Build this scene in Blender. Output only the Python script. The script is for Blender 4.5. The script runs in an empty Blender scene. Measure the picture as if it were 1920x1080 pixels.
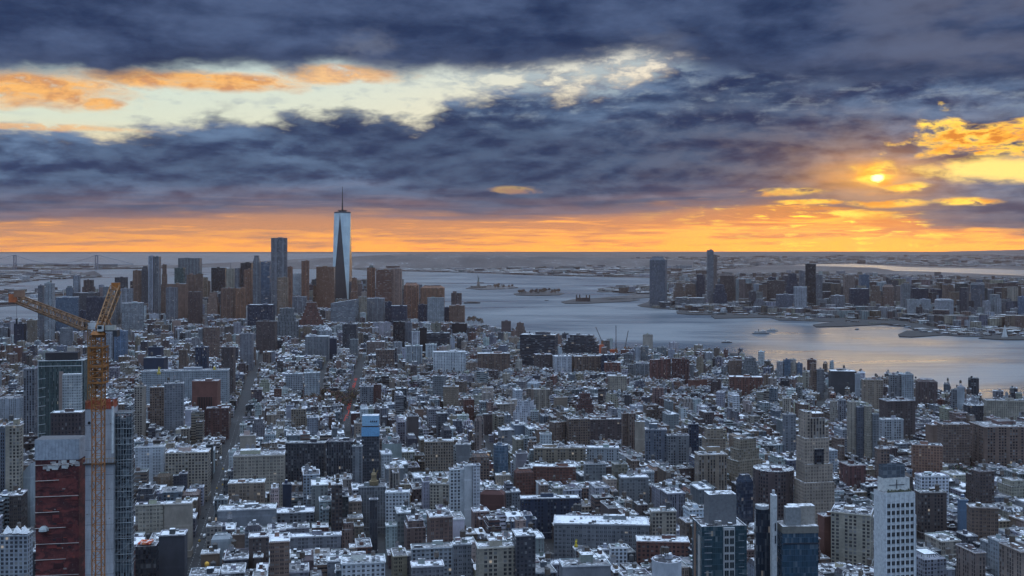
import bpy, bmesh, math, random
from mathutils import Vector, Matrix
random.seed(7)
sc = bpy.context.scene
# ------------------------------------------------------------------ camera
F = 1975.0          # focal length in photo pixels (photo 1920 wide)
Y0 = 453.0          # photo row of the level line
H = 320.0           # height of the viewing deck above the street
cam_d = bpy.data.cameras.new("camera"); cam = bpy.data.objects.new("camera", cam_d)
sc.collection.objects.link(cam); sc.camera = cam
cam.location = (0, 0, H); cam.rotation_euler = (math.radians(90), 0, 0)
cam_d.sensor_width = 36; cam_d.lens = 36 * F / 1920
cam_d.shift_y = (Y0 - 540) / 1920
cam_d.clip_start = 5; cam_d.clip_end = 120000
sc.view_settings.view_transform = 'Standard'; sc.view_settings.look = 'None'
sc.view_settings.exposure = 0.0; sc.view_settings.gamma = 1.0
sc.render.resolution_x = 1024; sc.render.resolution_y = 576
sc.cycles.max_bounces = 5; sc.cycles.diffuse_bounces = 2; sc.cycles.glossy_bounces = 3
sc.cycles.volume_bounces = 0; sc.cycles.use_denoising = True
SUNX, SUNY = 1643, 332
sun_az = math.atan((SUNX - 960) / F); sun_el = math.atan((Y0 - SUNY) / math.hypot(F, SUNX - 960))

# ------------------------------------------------------------------ node helpers
def lin(c):
    if isinstance(c, str):
        c = tuple(int(c[i:i + 2], 16) for i in (0, 2, 4))
    r = []
    for v in c[:3]:
        v = v / 255.0
        r.append(v / 12.92 if v <= 0.04045 else ((v + 0.055) / 1.055) ** 2.4)
    return tuple(r)
class S:
    """wraps a node socket so that node maths can be written as expressions"""
    tree = None
    def __init__(s, sock): s.s = sock
    def _m(s, op, b=None, c=None):
        n = S.tree.nodes.new('ShaderNodeMath'); n.operation = op
        for i, v in enumerate((s, b, c)):
            if v is None: continue
            if isinstance(v, S): S.tree.links.new(v.s, n.inputs[i])
            else: n.inputs[i].default_value = v
        return S(n.outputs[0])
    def __add__(s, o): return s._m('ADD', o)
    __radd__ = __add__
    def __mul__(s, o): return s._m('MULTIPLY', o)
    __rmul__ = __mul__
    def __sub__(s, o): return s._m('SUBTRACT', o)
    def __rsub__(s, o): return (s * -1.0) + o
    def __truediv__(s, o): return s._m('DIVIDE', o)
    def pow(s, o): return s._m('POWER', o)
    def max(s, o): return s._m('MAXIMUM', o)
    def min(s, o): return s._m('MINIMUM', o)
    def gt(s, o): return s._m('GREATER_THAN', o)
    def lt(s, o): return s._m('LESS_THAN', o)
    def sm(s, a, b, lo=0.0, hi=1.0, kind='SMOOTHSTEP'):
        n = S.tree.nodes.new('ShaderNodeMapRange'); n.interpolation_type = kind
        S.tree.links.new(s.s, n.inputs[0])
        for i, v in enumerate((a, b, lo, hi)):
            if isinstance(v, S): S.tree.links.new(v.s, n.inputs[i + 1])
            else: n.inputs[i + 1].default_value = v
        return S(n.outputs[0])
    def frac(s): return s._m('FRACT')
    def floor(s): return s._m('FLOOR')
    def abs(s): return s._m('ABSOLUTE')
def vec(x, y, z=0.0):
    n = S.tree.nodes.new('ShaderNodeCombineXYZ')
    for i, v in enumerate((x, y, z)):
        if isinstance(v, S): S.tree.links.new(v.s, n.inputs[i])
        else: n.inputs[i].default_value = v
    return S(n.outputs[0])
def noise(v, scale=1.0, detail=4.0, rough=0.55, dist=0.0):
    n = S.tree.nodes.new('ShaderNodeTexNoise'); S.tree.links.new(v.s, n.inputs['Vector'])
    n.inputs['Scale'].default_value = scale; n.inputs['Detail'].default_value = detail
    n.inputs['Roughness'].default_value = rough; n.inputs['Distortion'].default_value = dist
    return S(n.outputs[0])
def white(v):
    n = S.tree.nodes.new('ShaderNodeTexWhiteNoise'); S.tree.links.new(v.s, n.inputs['Vector'])
    return S(n.outputs[0])
def fcurve(x, pts):
    """x in 0..1, pts = [(x, y)] with y in 0..1, linear"""
    n = S.tree.nodes.new('ShaderNodeFloatCurve'); S.tree.links.new(x.s, n.inputs['Value'])
    c = n.mapping.curves[0]
    while len(c.points) > 2: c.points.remove(c.points[-2])
    c.points[0].location = pts[0]; c.points[1].location = pts[-1]
    for p in pts[1:-1]: c.points.new(*p)
    for p in c.points: p.handle_type = 'AUTO_CLAMPED'
    n.mapping.update(); return S(n.outputs[0])
def ramp(x, stops, interp='LINEAR'):
    n = S.tree.nodes.new('ShaderNodeValToRGB'); S.tree.links.new(x.s, n.inputs[0])
    e = n.color_ramp.elements; n.color_ramp.interpolation = interp
    e[0].position = stops[0][0]; e[0].color = (*stops[0][1], 1)
    e[1].position = stops[-1][0]; e[1].color = (*stops[-1][1], 1)
    for p, c in stops[1:-1]:
        q = e.new(p); q.color = (*c, 1)
    return S(n.outputs[0])
def mixc(f, a, b, mode='MIX'):
    n = S.tree.nodes.new('ShaderNodeMix'); n.data_type = 'RGBA'; n.blend_type = mode
    for i, v in ((0, f), (6, a), (7, b)):
        if isinstance(v, S): S.tree.links.new(v.s, n.inputs[i])
        elif i == 0: n.inputs[0].default_value = v
        else: n.inputs[i].default_value = (*v, 1)
    return S(n.outputs[2])
def sep(v):
    n = S.tree.nodes.new('ShaderNodeSeparateXYZ'); S.tree.links.new(v.s, n.inputs[0])
    return [S(o) for o in n.outputs]

# ------------------------------------------------------------------ sky
world = bpy.data.worlds.new("World"); sc.world = world; world.use_nodes = True
nt = world.node_tree; nt.nodes.clear(); S.tree = nt
tc = nt.nodes.new('ShaderNodeTexCoord'); D = S(tc.outputs['Generated'])
dx, dy, dz = sep(D)
az = dx._m('ARCTAN2', dy)
hyp = (dx * dx + dy * dy).max(1e-6)._m('SQRT')
el = (dz / hyp).min(20.0).max(-20.0)
AZW = 0.62
ux = (az * (0.5 / AZW) + 0.5).min(1.0).max(0.0)
def cpx(pts):
    """a boundary given as photo positions becomes elevation as a function of azimuth"""
    out = []
    for x, y in pts:
        a = math.atan((x - 960) / F); e = (Y0 - y) / math.hypot(F, x - 960)
        out.append((a * 0.5 / AZW + 0.5, e * 2.0 + 0.2))
    return (fcurve(ux, out) - 0.2) * 0.5
P = 1.0 / F   # one photo pixel of elevation
fz = S(D.s)
# cloud coordinates: azimuth and elevation, stretched more towards the horizon
elc = el.max(0.0).pow(0.8)
cv = vec(az * 7.0, elc * 20.0, 1.3)
warp = noise(cv, 0.8, 3, 0.5)
cv2 = vec(az * 14.0 + warp * 0.7, elc * 31.0 + warp * 0.6, 4.1)
n_big = noise(cv, 1.0, 6, 0.55)
n_mid = noise(cv2, 1.5, 9, 0.57)
n_up = noise(vec(az * 14.0 + warp * 0.7, elc * 31.0 + warp * 0.6 + 0.34, 4.1), 1.5, 7, 0.52)
relief = (n_mid - n_up)
n_fine = noise(vec(az * 46.0 + warp * 1.5, elc * 92.0 + warp * 1.5, 7.7), 1.0, 7, 0.6, 0.15)
n_str = noise(vec(az * 9.0, el * 150.0, 2.2), 1.0, 6, 0.6, 0.2)
n_str2 = noise(vec(az * 30.0, el * 420.0, 9.2), 1.0, 5, 0.6, 0.2)
lean = el + az * 0.0
# clear air behind the clouds
yy = lambda y: (Y0 - y) / F
def er(x): return 0.05 + x * 1.6
clear = ramp(el * 1.6 + 0.05, [(0.0, lin((215, 140, 105))), (er(yy(472)), (1.60, .56, .03)), (er(yy(450)), (1.40, .52, .04)),
     (er(yy(415)), (1.15, .47, .08)), (er(yy(330)), lin((250, 208, 140))), (er(yy(240)), lin((214, 224, 206))), (er(yy(180)), lin((206, 224, 214))),
     (er(yy(110)), lin((190, 218, 222))), (er(yy(0)), lin((160, 196, 220))), (1.0, lin((120, 165, 210)))])
nish = nt.nodes.new('ShaderNodeTexSky'); nish.sky_type = 'NISHITA'; nish.sun_disc = False
nish.sun_elevation = sun_el; nish.sun_rotation = sun_az; nish.altitude = 300
nsc = S(nish.outputs[0])
clear = mixc(0.015, clear, nsc, 'ADD')
# glow round the sun
da = az - sun_az; de = el - math.tan(sun_el)
gd = (da * da * 0.35 + de * de * 2.2)._m('SQRT')
glow = (gd * -9.0)._m('EXPONENT')
clear = mixc(glow * 0.9, clear, (1.9, .68, .0))
# low streaks over the horizon
strk = (n_str * 0.65 + n_str2 * 0.35)
rise = el.sm(yy(475), yy(385), 0.0, 1.0, 'LINEAR')
sd = el.sm(yy(300), yy(372)) * (strk + rise * 0.27 - az.sm(-0.2, 0.3) * 0.03).sm(0.50, 0.66)
strk_col = mixc(glow.pow(0.7), (.62, .27, .13), (1.15, .30, .02))
strk_col = mixc(rise.sm(0.45, 1.0), strk_col, mixc(glow.sm(0.2, 0.7), lin((134, 116, 126)), lin((214, 128, 62))))
col = mixc(sd * 0.85, clear, strk_col)
spark = (n_str2 * 0.5 + n_fine * 0.5 + n_str * 0.25).sm(0.64, 0.74) * glow.sm(0.25, 0.62)
col = mixc(spark * 0.9, col, (2.4, 1.5, .06))
# the broad middle bank
top_b = cpx([(-400, 250), (0, 232), (110, 238), (240, 246), (330, 226), (430, 206), (520, 214), (640, 200), (700, 216), (800, 208),
             (870, 184), (960, 162), (1060, 162), (1120, 166), (1200, 138), (1260, 112), (1330, 84), (1500, 60), (1920, 50), (2300, 60)])
bot_b = cpx([(-400, 418), (0, 418), (200, 410), (420, 402), (600, 396), (780, 404), (950, 412), (1080, 404), (1250, 392), (1400, 384),
             (1520, 392), (1620, 400), (1700, 402), (1760, 420), (1820, 430), (1920, 440), (2300, 440)])
bil = (n_mid - 0.5) * 105.0 * P + (n_fine - 0.5) * 60.0 * P
m_top = (top_b - el + bil).sm(-14 * P, 26 * P)
m_bot = (el - bot_b + (n_str - 0.5) * 60.0 * P + (n_mid - 0.5) * 24 * P).sm(-10 * P, 14 * P)
depth = (top_b - el + bil).sm(0.0, 34 * P)
n_bank = noise(vec(az * 3.6, elc * 30.0, 11.0), 1.0, 5, 0.5, 0.3)
toplit = (n_mid * 0.26 + n_fine * 0.26 + n_bank * 0.34 + relief * 0.7 + 0.07).sm(0.28, 0.72)
bank = mixc(toplit, lin((42, 60, 98)), lin((104, 130, 164)))
bank = mixc((1.0 - depth) * 0.6 * toplit * az.sm(0.2, 0.05), bank, lin((206, 200, 190)))
lowf = el.sm(bot_b._m('ADD', 75 * P), bot_b, 0.0, 1.0)
bank = mixc(lowf * 0.8, bank, mixc(n_str.sm(0.35, 0.65), lin((80, 84, 110)), lin((142, 116, 120))))
darkr = noise(cv, 0.55, 3, 0.5).sm(0.42, 0.6)
bank = mixc(darkr * 0.55 * (1.0 - lowf), bank, lin((34, 48, 82)))
# warmth where the bank is thin near the sun
warm = glow.sm(0.62, 1.0)
bank = mixc(warm * (n_mid * 0.5 + n_str * 0.5).sm(0.44, 0.66) * 0.75, bank, lin((226, 138, 62)))
# openings in the bank: round the sun and the bright gap at the right edge
def spot(x, y, rx, ry, nz=0.5):
    a0 = math.atan((x - 960) / F); e0 = (Y0 - y) / math.hypot(F, x - 960)
    p = (az - a0) / (rx * P) + (n_fine - 0.5) * nz * 1.2; q = (el - e0) / (ry * P) + (n_mid - 0.5) * nz * 2.0
    return 1.0 - (p * p + q * q)._m('SQRT').sm(0.5, 1.25)
hole = spot(1640, 327, 36, 25, 1.2).max(spot(1885, 262, 150, 36, 2.4)).max(spot(1900, 318, 150, 23, .7)).max(spot(1700, 352, 40, 9, 1.3)).max(spot(1665, 381, 70, 8, 1.4)) \
    .max(spot(1960, 235, 60, 20, 1.5)).max(spot(1470, 360, 70, 7, 1.8) * 0.7).max(spot(1620, 402, 60, 9, 1.2)).max(spot(1520, 378, 60, 5, 1.4)).max(spot(1810, 378, 55, 8, .9)).max(spot(960, 356, 46, 7, 1.9) * 0.3)
holecol = mixc(n_mid.sm(0.4, 0.62), (1.5, .95, .12), (1.1, .44, .05))
holecol = mixc(spot(1900, 320, 150, 26, 0.4), holecol, (1.3, .92, .26))
holecol = mixc(spot(1880, 255, 120, 26, 0.8) * n_fine.sm(0.45, 0.62), holecol, lin((232, 142, 56)))
col = mixc(m_top * m_bot, col, bank)
aur = ((gd * -48.0)._m('EXPONENT') * 1.1).min(.95)
col = mixc(aur, col, (1.35, .60, .09))
aur2 = ((gd * -18.0)._m('EXPONENT') * .3) * (n_mid * .5 + n_fine * .5).sm(.4, .6)
col = mixc(aur2, col, (.85, .50, .22))
hm = (n_fine * .6 + n_mid * .4).sm(0.36, 0.50).max(spot(1900, 318, 150, 24, .3))
col = mixc(hole * hm, col, holecol)
core = spot(1646, 334, 10, 7, 1.7)
col = mixc(core, col, (3.2, 2.4, 0.9))
# lit cloud wisps hanging in the gap at the left
w1 = spot(50, 166, 170, 34, 0.9).max(spot(360, 151, 215, 19, 0.7)).max(spot(640, 140, 120, 18, 1.2) * 0.8).max(spot(190, 196, 40, 10, 1.2))
w1 = (w1 * (n_mid * 0.5 + n_fine * 0.5).sm(0.26, 0.44))
col = mixc(w1 * 0.95, col, mixc(n_fine.sm(0.35, 0.62), lin((214, 148, 96)), (1.05, .53, .14)))
edge_l = spot(60, 237, 180, 6, 1.4) * n_fine.sm(0.36, 0.5)
col = mixc(edge_l * 0.7, col, lin((246, 190, 128)))
wis = spot(1190, 112, 150, 60, 1.4).max(spot(1010, 140, 140, 30, 1.4)) * (n_fine * .6 + n_mid * .4).sm(0.40, 0.56)
col = mixc(wis * 0.85, col, mixc(n_fine.sm(.4, .65), lin((112, 126, 150)), lin((170, 186, 194))))
w2 = (n_fine * .65 + n_str * .35).sm(.50, .64) * el.sm(yy(260), yy(200)) * el.sm(yy(120), yy(150))
col = mixc(w2 * .35, col, lin((160, 174, 184)))
# the dark sheet across the top
low_t = cpx([(-400, 150), (0, 136), (140, 138), (180, 146), (300, 136), (450, 126), (540, 134), (620, 122), (700, 136), (760, 140),
             (860, 130), (940, 134), (1020, 126), (1100, 116), (1190, 104), (1260, 112), (1340, 130), (1500, 150), (1920, 150), (2300, 160)])
m_sheet = (el - low_t + (n_mid - 0.5) * 44 * P + (n_fine - 0.5) * 16 * P).sm(-16 * P, 24 * P)
shc = (n_big * 0.6 + n_mid * 0.25 + n_fine * 0.15).sm(0.34, 0.64)
sheet = mixc(shc, lin((32, 50, 86)), lin((80, 98, 134)))
lift = spot(690, 96, 60, 44, 1.3).max(spot(1230, 110, 80, 60, 1.3)) * n_mid.sm(0.35, 0.55)
sheet = mixc(lift * 0.22, sheet, lin((150, 152, 160)))
bandl = (el - low_t).sm(60 * P, 4 * P)
sheet = mixc(bandl * 0.35, sheet, lin((54, 60, 84)))
rt = az.sm(0.2, 0.4) * n_big.sm(0.42, 0.58)
sheet = mixc(rt * 0.35, sheet, lin((112, 110, 122)))
col = mixc(m_sheet, col, sheet)
# above the frame the sheet thins to brighter grey-blue overcast; behind the camera a plain dusk overcast
up = el.sm(0.30, 0.75)
over = mixc(n_big.sm(0.35, 0.65), (.30, .49, .80), (.56, .80, 1.14))
zen = el.sm(0.6, 2.5)
over = mixc(zen, over, (1.95, 2.4, 3.05))
col = mixc(up, col, over)
back = az.abs().sm(0.62, 1.1)
backc = mixc(el.sm(0.1, 0.9), (.09, .18, .33), over)
col = mixc(back, col, backc)
bg = nt.nodes.new('ShaderNodeBackground'); nt.links.new(col.s, bg.inputs[0]); bg.inputs[1].default_value = 1.0
ow = nt.nodes.new('ShaderNodeOutputWorld'); nt.links.new(bg.outputs[0], ow.inputs[0])
world.cycles.sampling_method = 'MANUAL'; world.cycles.sample_map_resolution = 1024

# ------------------------------------------------------------------ sun
sl = bpy.data.lights.new("sun", 'SUN'); sun = bpy.data.objects.new("sun", sl); sc.collection.objects.link(sun)
sl.energy = 0.17; sl.angle = math.radians(14); sl.color = (1.0, 0.70, 0.34)
sd_ = Vector((math.sin(sun_az) * math.cos(sun_el), math.cos(sun_az) * math.cos(sun_el), math.sin(sun_el)))
sun.rotation_euler = sd_.to_track_quat('Z', 'Y').to_euler()
# ------------------------------------------------------------------ materials
def new_mat(name):
    m = bpy.data.materials.new(name); m.use_nodes = True; t = m.node_tree; S.tree = t
    b = t.nodes['Principled BSDF']; b.inputs['Roughness'].default_value = 0.8
    return m, t, b
def attr(name):
    n = S.tree.nodes.new('ShaderNodeAttribute'); n.attribute_name = name
    return S(n.outputs['Color']), S(n.outputs['Alpha'])
def sepc(c):
    n = S.tree.nodes.new('ShaderNodeSeparateColor'); S.tree.links.new(c.s, n.inputs[0])
    return [S(o) for o in n.outputs]
def geo_pos():
    n = S.tree.nodes.new('ShaderNodeNewGeometry'); return S(n.outputs['Position']), S(n.outputs['Normal'])
def plug(sock, b, name): S.tree.links.new(sock.s, b.inputs[name])
# facade: wall colour and window grid come from face attributes, so one material serves every building
m_fac, t, b = new_mat('facade')
tint, ta = attr('tint'); grid, ga = attr('grid'); gr, gg, gb = sepc(grid)
uvn = t.nodes.new('ShaderNodeUVMap'); uvn.uv_map = 'UVMap'; U, V, _ = sep(S(uvn.outputs[0]))
pos, nor = geo_pos()
cu = U / (gr * 10.0); cvv = V / (gg * 10.0)
iu = cu.floor(); iv = cvv.floor()
fu = (cu - iu - 0.5).abs() * 2.0; fv = (cvv - iv - 0.5).abs() * 2.0
hb = white(vec(gr * 97.0, gg * 53.0, gb * 31.0)); hb2 = white(vec(gb * 41.0, gr * 77.0, ga * 19.0)); masn = gb.lt(0.8)
split = hb.gt(0.55) * masn * fu.lt(0.17)
skip = hb2.gt(0.5) * masn * (iu * 0.25 + hb).frac().lt(0.25)
smallw = hb2.lt(0.3) * masn * ((iu * 0.5).frac().gt(0.25)) * fv.gt(ga * 0.6)
win = fu.lt(gb) * fv.lt(ga) * (1.0 - split) * (1.0 - skip) * (1.0 - smallw)
mull = (1.0 - fu.lt(0.05) * gb.gt(0.3) * gb.lt(0.88))
rnd = white(vec(iu, iv, gr * 31.0)); rnd2 = white(vec(iu + 7.3, iv + 3.1, gg * 17.0))
rfl = white(vec(iv, gg * 3.0, 0.7))
px, py, pz = sep(pos)
wn = noise(vec(px * 0.09, py * 0.09, pz * 0.05), 1.0, 5, 0.6); wn2 = noise(vec(px * 0.9, py * 0.9, pz * 0.25), 1.0, 3, 0.6)
wall = mixc(wn.sm(0.3, 0.7), mixc(1.0, tint, (0.66, 0.68, 0.71), 'MULTIPLY'), mixc(1.0, tint, (1.0, 1.01, 1.03), 'MULTIPLY'))
wall = mixc(wn2.sm(0.45, 0.75) * 0.28, wall, mixc(1.0, wall, (0.55, 0.55, 0.58), 'MULTIPLY'))
# belt courses every few floors
belt = ((cvv / 6.0).frac()).lt(0.06) * gb.lt(0.8)
wall = mixc(belt * 0.35, wall, mixc(1.0, wall, (1.5, 1.5, 1.5), 'MULTIPLY'))
spand = (1.0 - fu.lt(gb)) ; under = fu.lt(gb) * (1.0 - fv.lt(ga))
wall = mixc(under * 0.25, wall, mixc(1.0, wall, (0.6, 0.6, 0.62), 'MULTIPLY'))
glass_dark = mixc(rnd, (0.006, 0.009, 0.015), (0.030, 0.038, 0.055))
glass_dark = mixc(rnd2.gt(0.80) * 0.8, glass_dark, mixc(rnd, (0.10, 0.11, 0.12), (0.30, 0.30, 0.30)))
gcol = mixc(ta, glass_dark, mixc(0.6, glass_dark, mixc(1.0, tint, mixc(rnd, (0.7, 0.7, 0.7), (1.0, 1.0, 1.0)), 'MULTIPLY')))
gcol = mixc(fu.lt(0.06) * 0.6 * (1.0 - ta), gcol, wall)
basec = mixc(win, wall, gcol)
plug(basec, b, 'Base Color')
plug(mixc(win, (0.85, 0.85, 0.85), mixc(rnd, (0.10, 0.10, 0.10), (0.28, 0.28, 0.28))), b, 'Roughness')
lit = win * (rnd * 0.5 + rnd2 * 0.5).gt(0.948) * (1.0 - ta * 0.75)
plug(mixc(rnd2, (1.0, 0.62, 0.30), (1.0, 0.80, 0.55)), b, 'Emission Color'); plug(lit * 0.26, b, 'Emission Strength')
bm_ = t.nodes.new('ShaderNodeBump'); bm_.inputs['Strength'].default_value = 0.5; bm_.inputs['Distance'].default_value = 0.35
t.links.new((1.0 - win).s, bm_.inputs['Height']); t.links.new(bm_.outputs[0], b.inputs['Normal'])
# roof: tar, gravel and melting snow in patches; tint alpha = how much snow lies on it
m_roof, t, b = new_mat('roof')
tint, ta = attr('tint'); pos, nor = geo_pos(); px, py, pz = sep(pos)
n1 = noise(vec(px * 0.085, py * 0.085, pz * 0.1), 1.0, 4, 0.6, 0.6); n2 = noise(vec(px * 0.35, py * 0.35, 3.0), 1.0, 4, 0.6)
n3 = noise(vec(px * 1.6, py * 1.6, 1.0), 1.0, 2, 0.5)
tar = mixc(n2.sm(0.3, 0.7), mixc(1.0, tint, (0.6, 0.6, 0.62), 'MULTIPLY'), mixc(1.0, tint, (1.3, 1.3, 1.3), 'MULTIPLY'))
sn = ((n1 * 0.40 + n2 * 0.38 + n3 * 0.22) + ta * 0.32 - 0.150).sm(0.475, 0.56)
nx, ny, nz = sep(nor)
sn = sn * nz.gt(0.4)
rc = mixc(sn, tar, mixc(n2, (0.55, 0.58, 0.64), (0.85, 0.87, 0.90)))
plug(rc, b, 'Base Color'); b.inputs['Roughness'].default_value = 0.9
# plain painted or bare surface in its tint
m_plain, t, b = new_mat('painted')
tint, ta = attr('tint'); pos, nor = geo_pos()
wn = noise(pos, 0.7, 4, 0.6)
plug(mixc(wn.sm(0.35, 0.75), tint, mixc(1.0, tint, (0.68, 0.68, 0.7), 'MULTIPLY')), b, 'Base Color'); b.inputs['Roughness'].default_value = 0.65
# tree foliage and bark
m_leaf, t, b = new_mat('winter_foliage')
tint, ta = attr('tint'); pos, nor = geo_pos(); wn = noise(pos, 0.4, 3, 0.6)
plug(mixc(wn.sm(0.35, 0.7), tint, mixc(1.0, tint, (1.8, 1.7, 1.6), 'MULTIPLY')), b, 'Base Color'); b.inputs['Roughness'].default_value = 0.9
# lamps that are lit
m_red, t, b = new_mat('red_lamp'); b.inputs['Base Color'].default_value = (0.6, 0.02, 0.01, 1); b.inputs['Emission Color'].default_value = (1.0, 0.09, 0.04, 1); b.inputs['Emission Strength'].default_value = 1.1
m_warm, t, b = new_mat('warm_lamp'); b.inputs['Base Color'].default_value = (0.7, 0.5, 0.2, 1); b.inputs['Emission Color'].default_value = (1.0, 0.58, 0.2, 1); b.inputs['Emission Strength'].default_value = 1.2
# water
m_water, t, b = new_mat('river_water')
pos, nor = geo_pos(); px, py, pz = sep(pos)
w1 = noise(vec(px * 0.012, py * 0.03, 0.0), 1.0, 6, 0.65); w2 = noise(vec(px * 0.0011, py * 0.0026, 2.0), 1.0, 5, 0.55, 0.5)
w3 = noise(vec(px * 0.15, py * 0.22, 0.0), 1.0, 3, 0.6)
w4 = noise(vec(px * 0.0035, py * 0.02, 7.0), 1.0, 5, 0.65, 0.4)
plug(mixc((w2 * .6 + w4 * .4).sm(0.40, 0.60), (0.065, 0.088, 0.115), (0.20, 0.22, 0.24)), b, 'Base Color')
plug(mixc(w2.sm(0.3, 0.7), (0.26, 0.26, 0.26), (0.44, 0.44, 0.44)), b, 'Roughness')
b.inputs['IOR'].default_value = 1.33
bm_ = t.nodes.new('ShaderNodeBump'); bm_.inputs['Strength'].default_value = 0.55; bm_.inputs['Distance'].default_value = 3.0
t.links.new((w1 * 2.0 + w3 * 0.25 + w2 * 3.0).s, bm_.inputs['Height']); t.links.new(bm_.outputs[0], b.inputs['Normal'])
# ground of the built-up land
m_land, t, b = new_mat('city_ground')
pos, nor = geo_pos(); px, py, pz = sep(pos)
g1 = noise(vec(px * 0.0016, py * 0.0009, 0.0), 1.0, 6, 0.6); g2 = noise(vec(px * 0.011, py * 0.006, 5.0), 1.0, 6, 0.75); g3 = noise(vec(px * 0.05, py * 0.05, 1.0), 1.0, 4, 0.7)
far = py.sm(4100.0, 8000.0)
g = mixc((g1 * .5 + g3 * .5).sm(0.38, 0.62), (0.028, 0.030, 0.036), (0.11, 0.10, 0.10))
g = mixc((g2 * 0.7 + g3 * 0.3 + g1 * 0.25 - 0.12).sm(0.575, 0.64) * far, g, (0.36, 0.37, 0.41))
g = mixc(far, mixc(g3.sm(0.35, 0.7), (0.018, 0.019, 0.022), (0.045, 0.047, 0.052)), g)
plug(g, b, 'Base Color'); b.inputs['Roughness'].default_value = 0.9
m_asph, t, b = new_mat('asphalt')
pos, nor = geo_pos(); n1 = noise(pos, 0.25, 4, 0.6)
plug(mixc(n1.sm(0.35, 0.7), (0.012, 0.013, 0.016), (0.032, 0.033, 0.037)), b, 'Base Color'); b.inputs['Roughness'].default_value = 0.75  # darkened below real asphalt to bake in the shade of street canyons

# ------------------------------------------------------------------ mesh building
COL = sc.collection
MATS = {'f': m_fac, 'r': m_roof, 'p': m_plain, 'l': m_leaf, 'R': m_red, 'w': m_warm}
class M:
    """collects faces, then builds ONE mesh object"""
    def __init__(s, mat=None): s.v = []; s.f = []; s.m = []; s.t = []; s.g = []; s.uv = []; s.keys = []; s.mat = mat
    def face(s, pts, mat, tint, grid=(0.35, 0.36, 0, 0), uv=None):
        if s.mat: mat = s.mat
        n = len(s.v); s.v.extend(pts); s.f.append(tuple(range(n, n + len(pts))))
        if mat not in s.keys: s.keys.append(mat)
        s.m.append(s.keys.index(mat)); s.t.append(tint if len(tint) == 4 else (*tint, 0.0)); s.g.append(grid)
        s.uv.extend(uv if uv else [(p[0], p[1]) for p in pts])
    def prism(s, ring, z0, z1, tint, grid=(0.35, 0.36, 0, 0), mat='f', ring1=None, cap=None, captint=(0.09, 0.09, 0.1, 0.5), base=0.0, skip=()):
        r1 = ring1 or ring; n = len(ring); acc = 0.0
        for i in range(n):
            a, b_ = ring[i], ring[(i + 1) % n]; c, d = r1[(i + 1) % n], r1[i]
            L = math.hypot(b_[0] - a[0], b_[1] - a[1])
            if i not in skip:
                bay = grid[0] * 10; k = max(1, round(L / bay)) * bay / max(L, 0.01)   # whole number of bays on each wall
                s.face([(a[0], a[1], z0), (b_[0], b_[1], z0), (c[0], c[1], z1), (d[0], d[1], z1)], mat, tint, grid,
                       [(acc, z0 - base), (acc + L * k, z0 - base), (acc + L * k, z1 - base), (acc, z1 - base)])
            acc += 10 * bay
        if cap: s.face([(p[0], p[1], z1) for p in r1], cap, captint)
    def box(s, cx, cy, z0, z1, w, d, th, tint, grid=(0.35, 0.36, 0, 0), mat='f', cap='r', captint=(0.09, 0.09, 0.1, 0.5), base=0.0):
        s.prism(rect(cx, cy, w, d, th), z0, z1, tint, grid, mat, None, cap, captint, base)
    def bar(s, p, q, r, mat, tint, n=4):
        p = Vector(p); q = Vector(q); d = (q - p).normalized()
        a = d.orthogonal().normalized(); b_ = d.cross(a)
        ring = [a * math.cos(2 * math.pi * (i + .5) / n) * r + b_ * math.sin(2 * math.pi * (i + .5) / n) * r for i in range(n)]
        for i in range(n):
            j = (i + 1) % n
            s.face([tuple(p + ring[i]), tuple(p + ring[j]), tuple(q + ring[j]), tuple(q + ring[i])], mat, tint)
        s.face([tuple(q + x) for x in ring], mat, tint); s.face([tuple(p + x) for x in reversed(ring)], mat, tint)
    def build(s, name, parent=None):
        if not s.f: return None
        me = bpy.data.meshes.new(name); me.from_pydata(s.v, [], s.f)
        for k in s.keys: me.materials.append(MATS[k])
        me.polygons.foreach_set('material_index', s.m)
        a = me.attributes.new('tint', 'FLOAT_COLOR', 'FACE'); a.data.foreach_set('color', [x for c in s.t for x in c])
        a = me.attributes.new('grid', 'FLOAT_COLOR', 'FACE'); a.data.foreach_set('color', [x for c in s.g for x in c])
        u = me.uv_layers.new(name='UVMap'); u.data.foreach_set('uv', [x for c in s.uv for x in c])
        me.update()
        o = bpy.data.objects.new(name, me); COL.objects.link(o)
        if parent:
            o.parent = parent; o.location = -parent.location   # parts are modelled in world metres
        return o
def rect(cx, cy, w, d, th):
    c, s_ = math.cos(th), math.sin(th); w /= 2; d /= 2
    return [(cx + x * c - y * s_, cy + x * s_ + y * c) for x, y in ((-w, -d), (w, -d), (w, d), (-w, d))]
def ngon(cx, cy, r, n, th=0.0, sx=1.0):
    return [(cx + math.cos(th + 2 * math.pi * i / n) * r * sx, cy + math.sin(th + 2 * math.pi * i / n) * r) for i in range(n)]
def tag(o, label=None, cat=None, group=None, kind=None):
    if label: o['label'] = label
    if cat: o['category'] = cat
    if group: o['group'] = group
    if kind: o['kind'] = kind
    return o
LABELS = {}
def thing(name, label, cat, loc=(0, 0, 0), group=None):
    o = bpy.data.objects.new(name, None); COL.objects.link(o); o.location = loc; o.empty_display_size = 5
    LABELS[label] = LABELS.get(label, 0) + 1
    return tag(o, label, cat, group)
def gp(x, y, z=0.0):
    """photo position of a point on the plane at height z -> metres"""
    d = (H - z) * F / (y - Y0); return ((x - 960) / F * d, d)
def zat(y, d): return H - (y - Y0) * d / F
def xat(x, d): return (x - 960) / F * d
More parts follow.
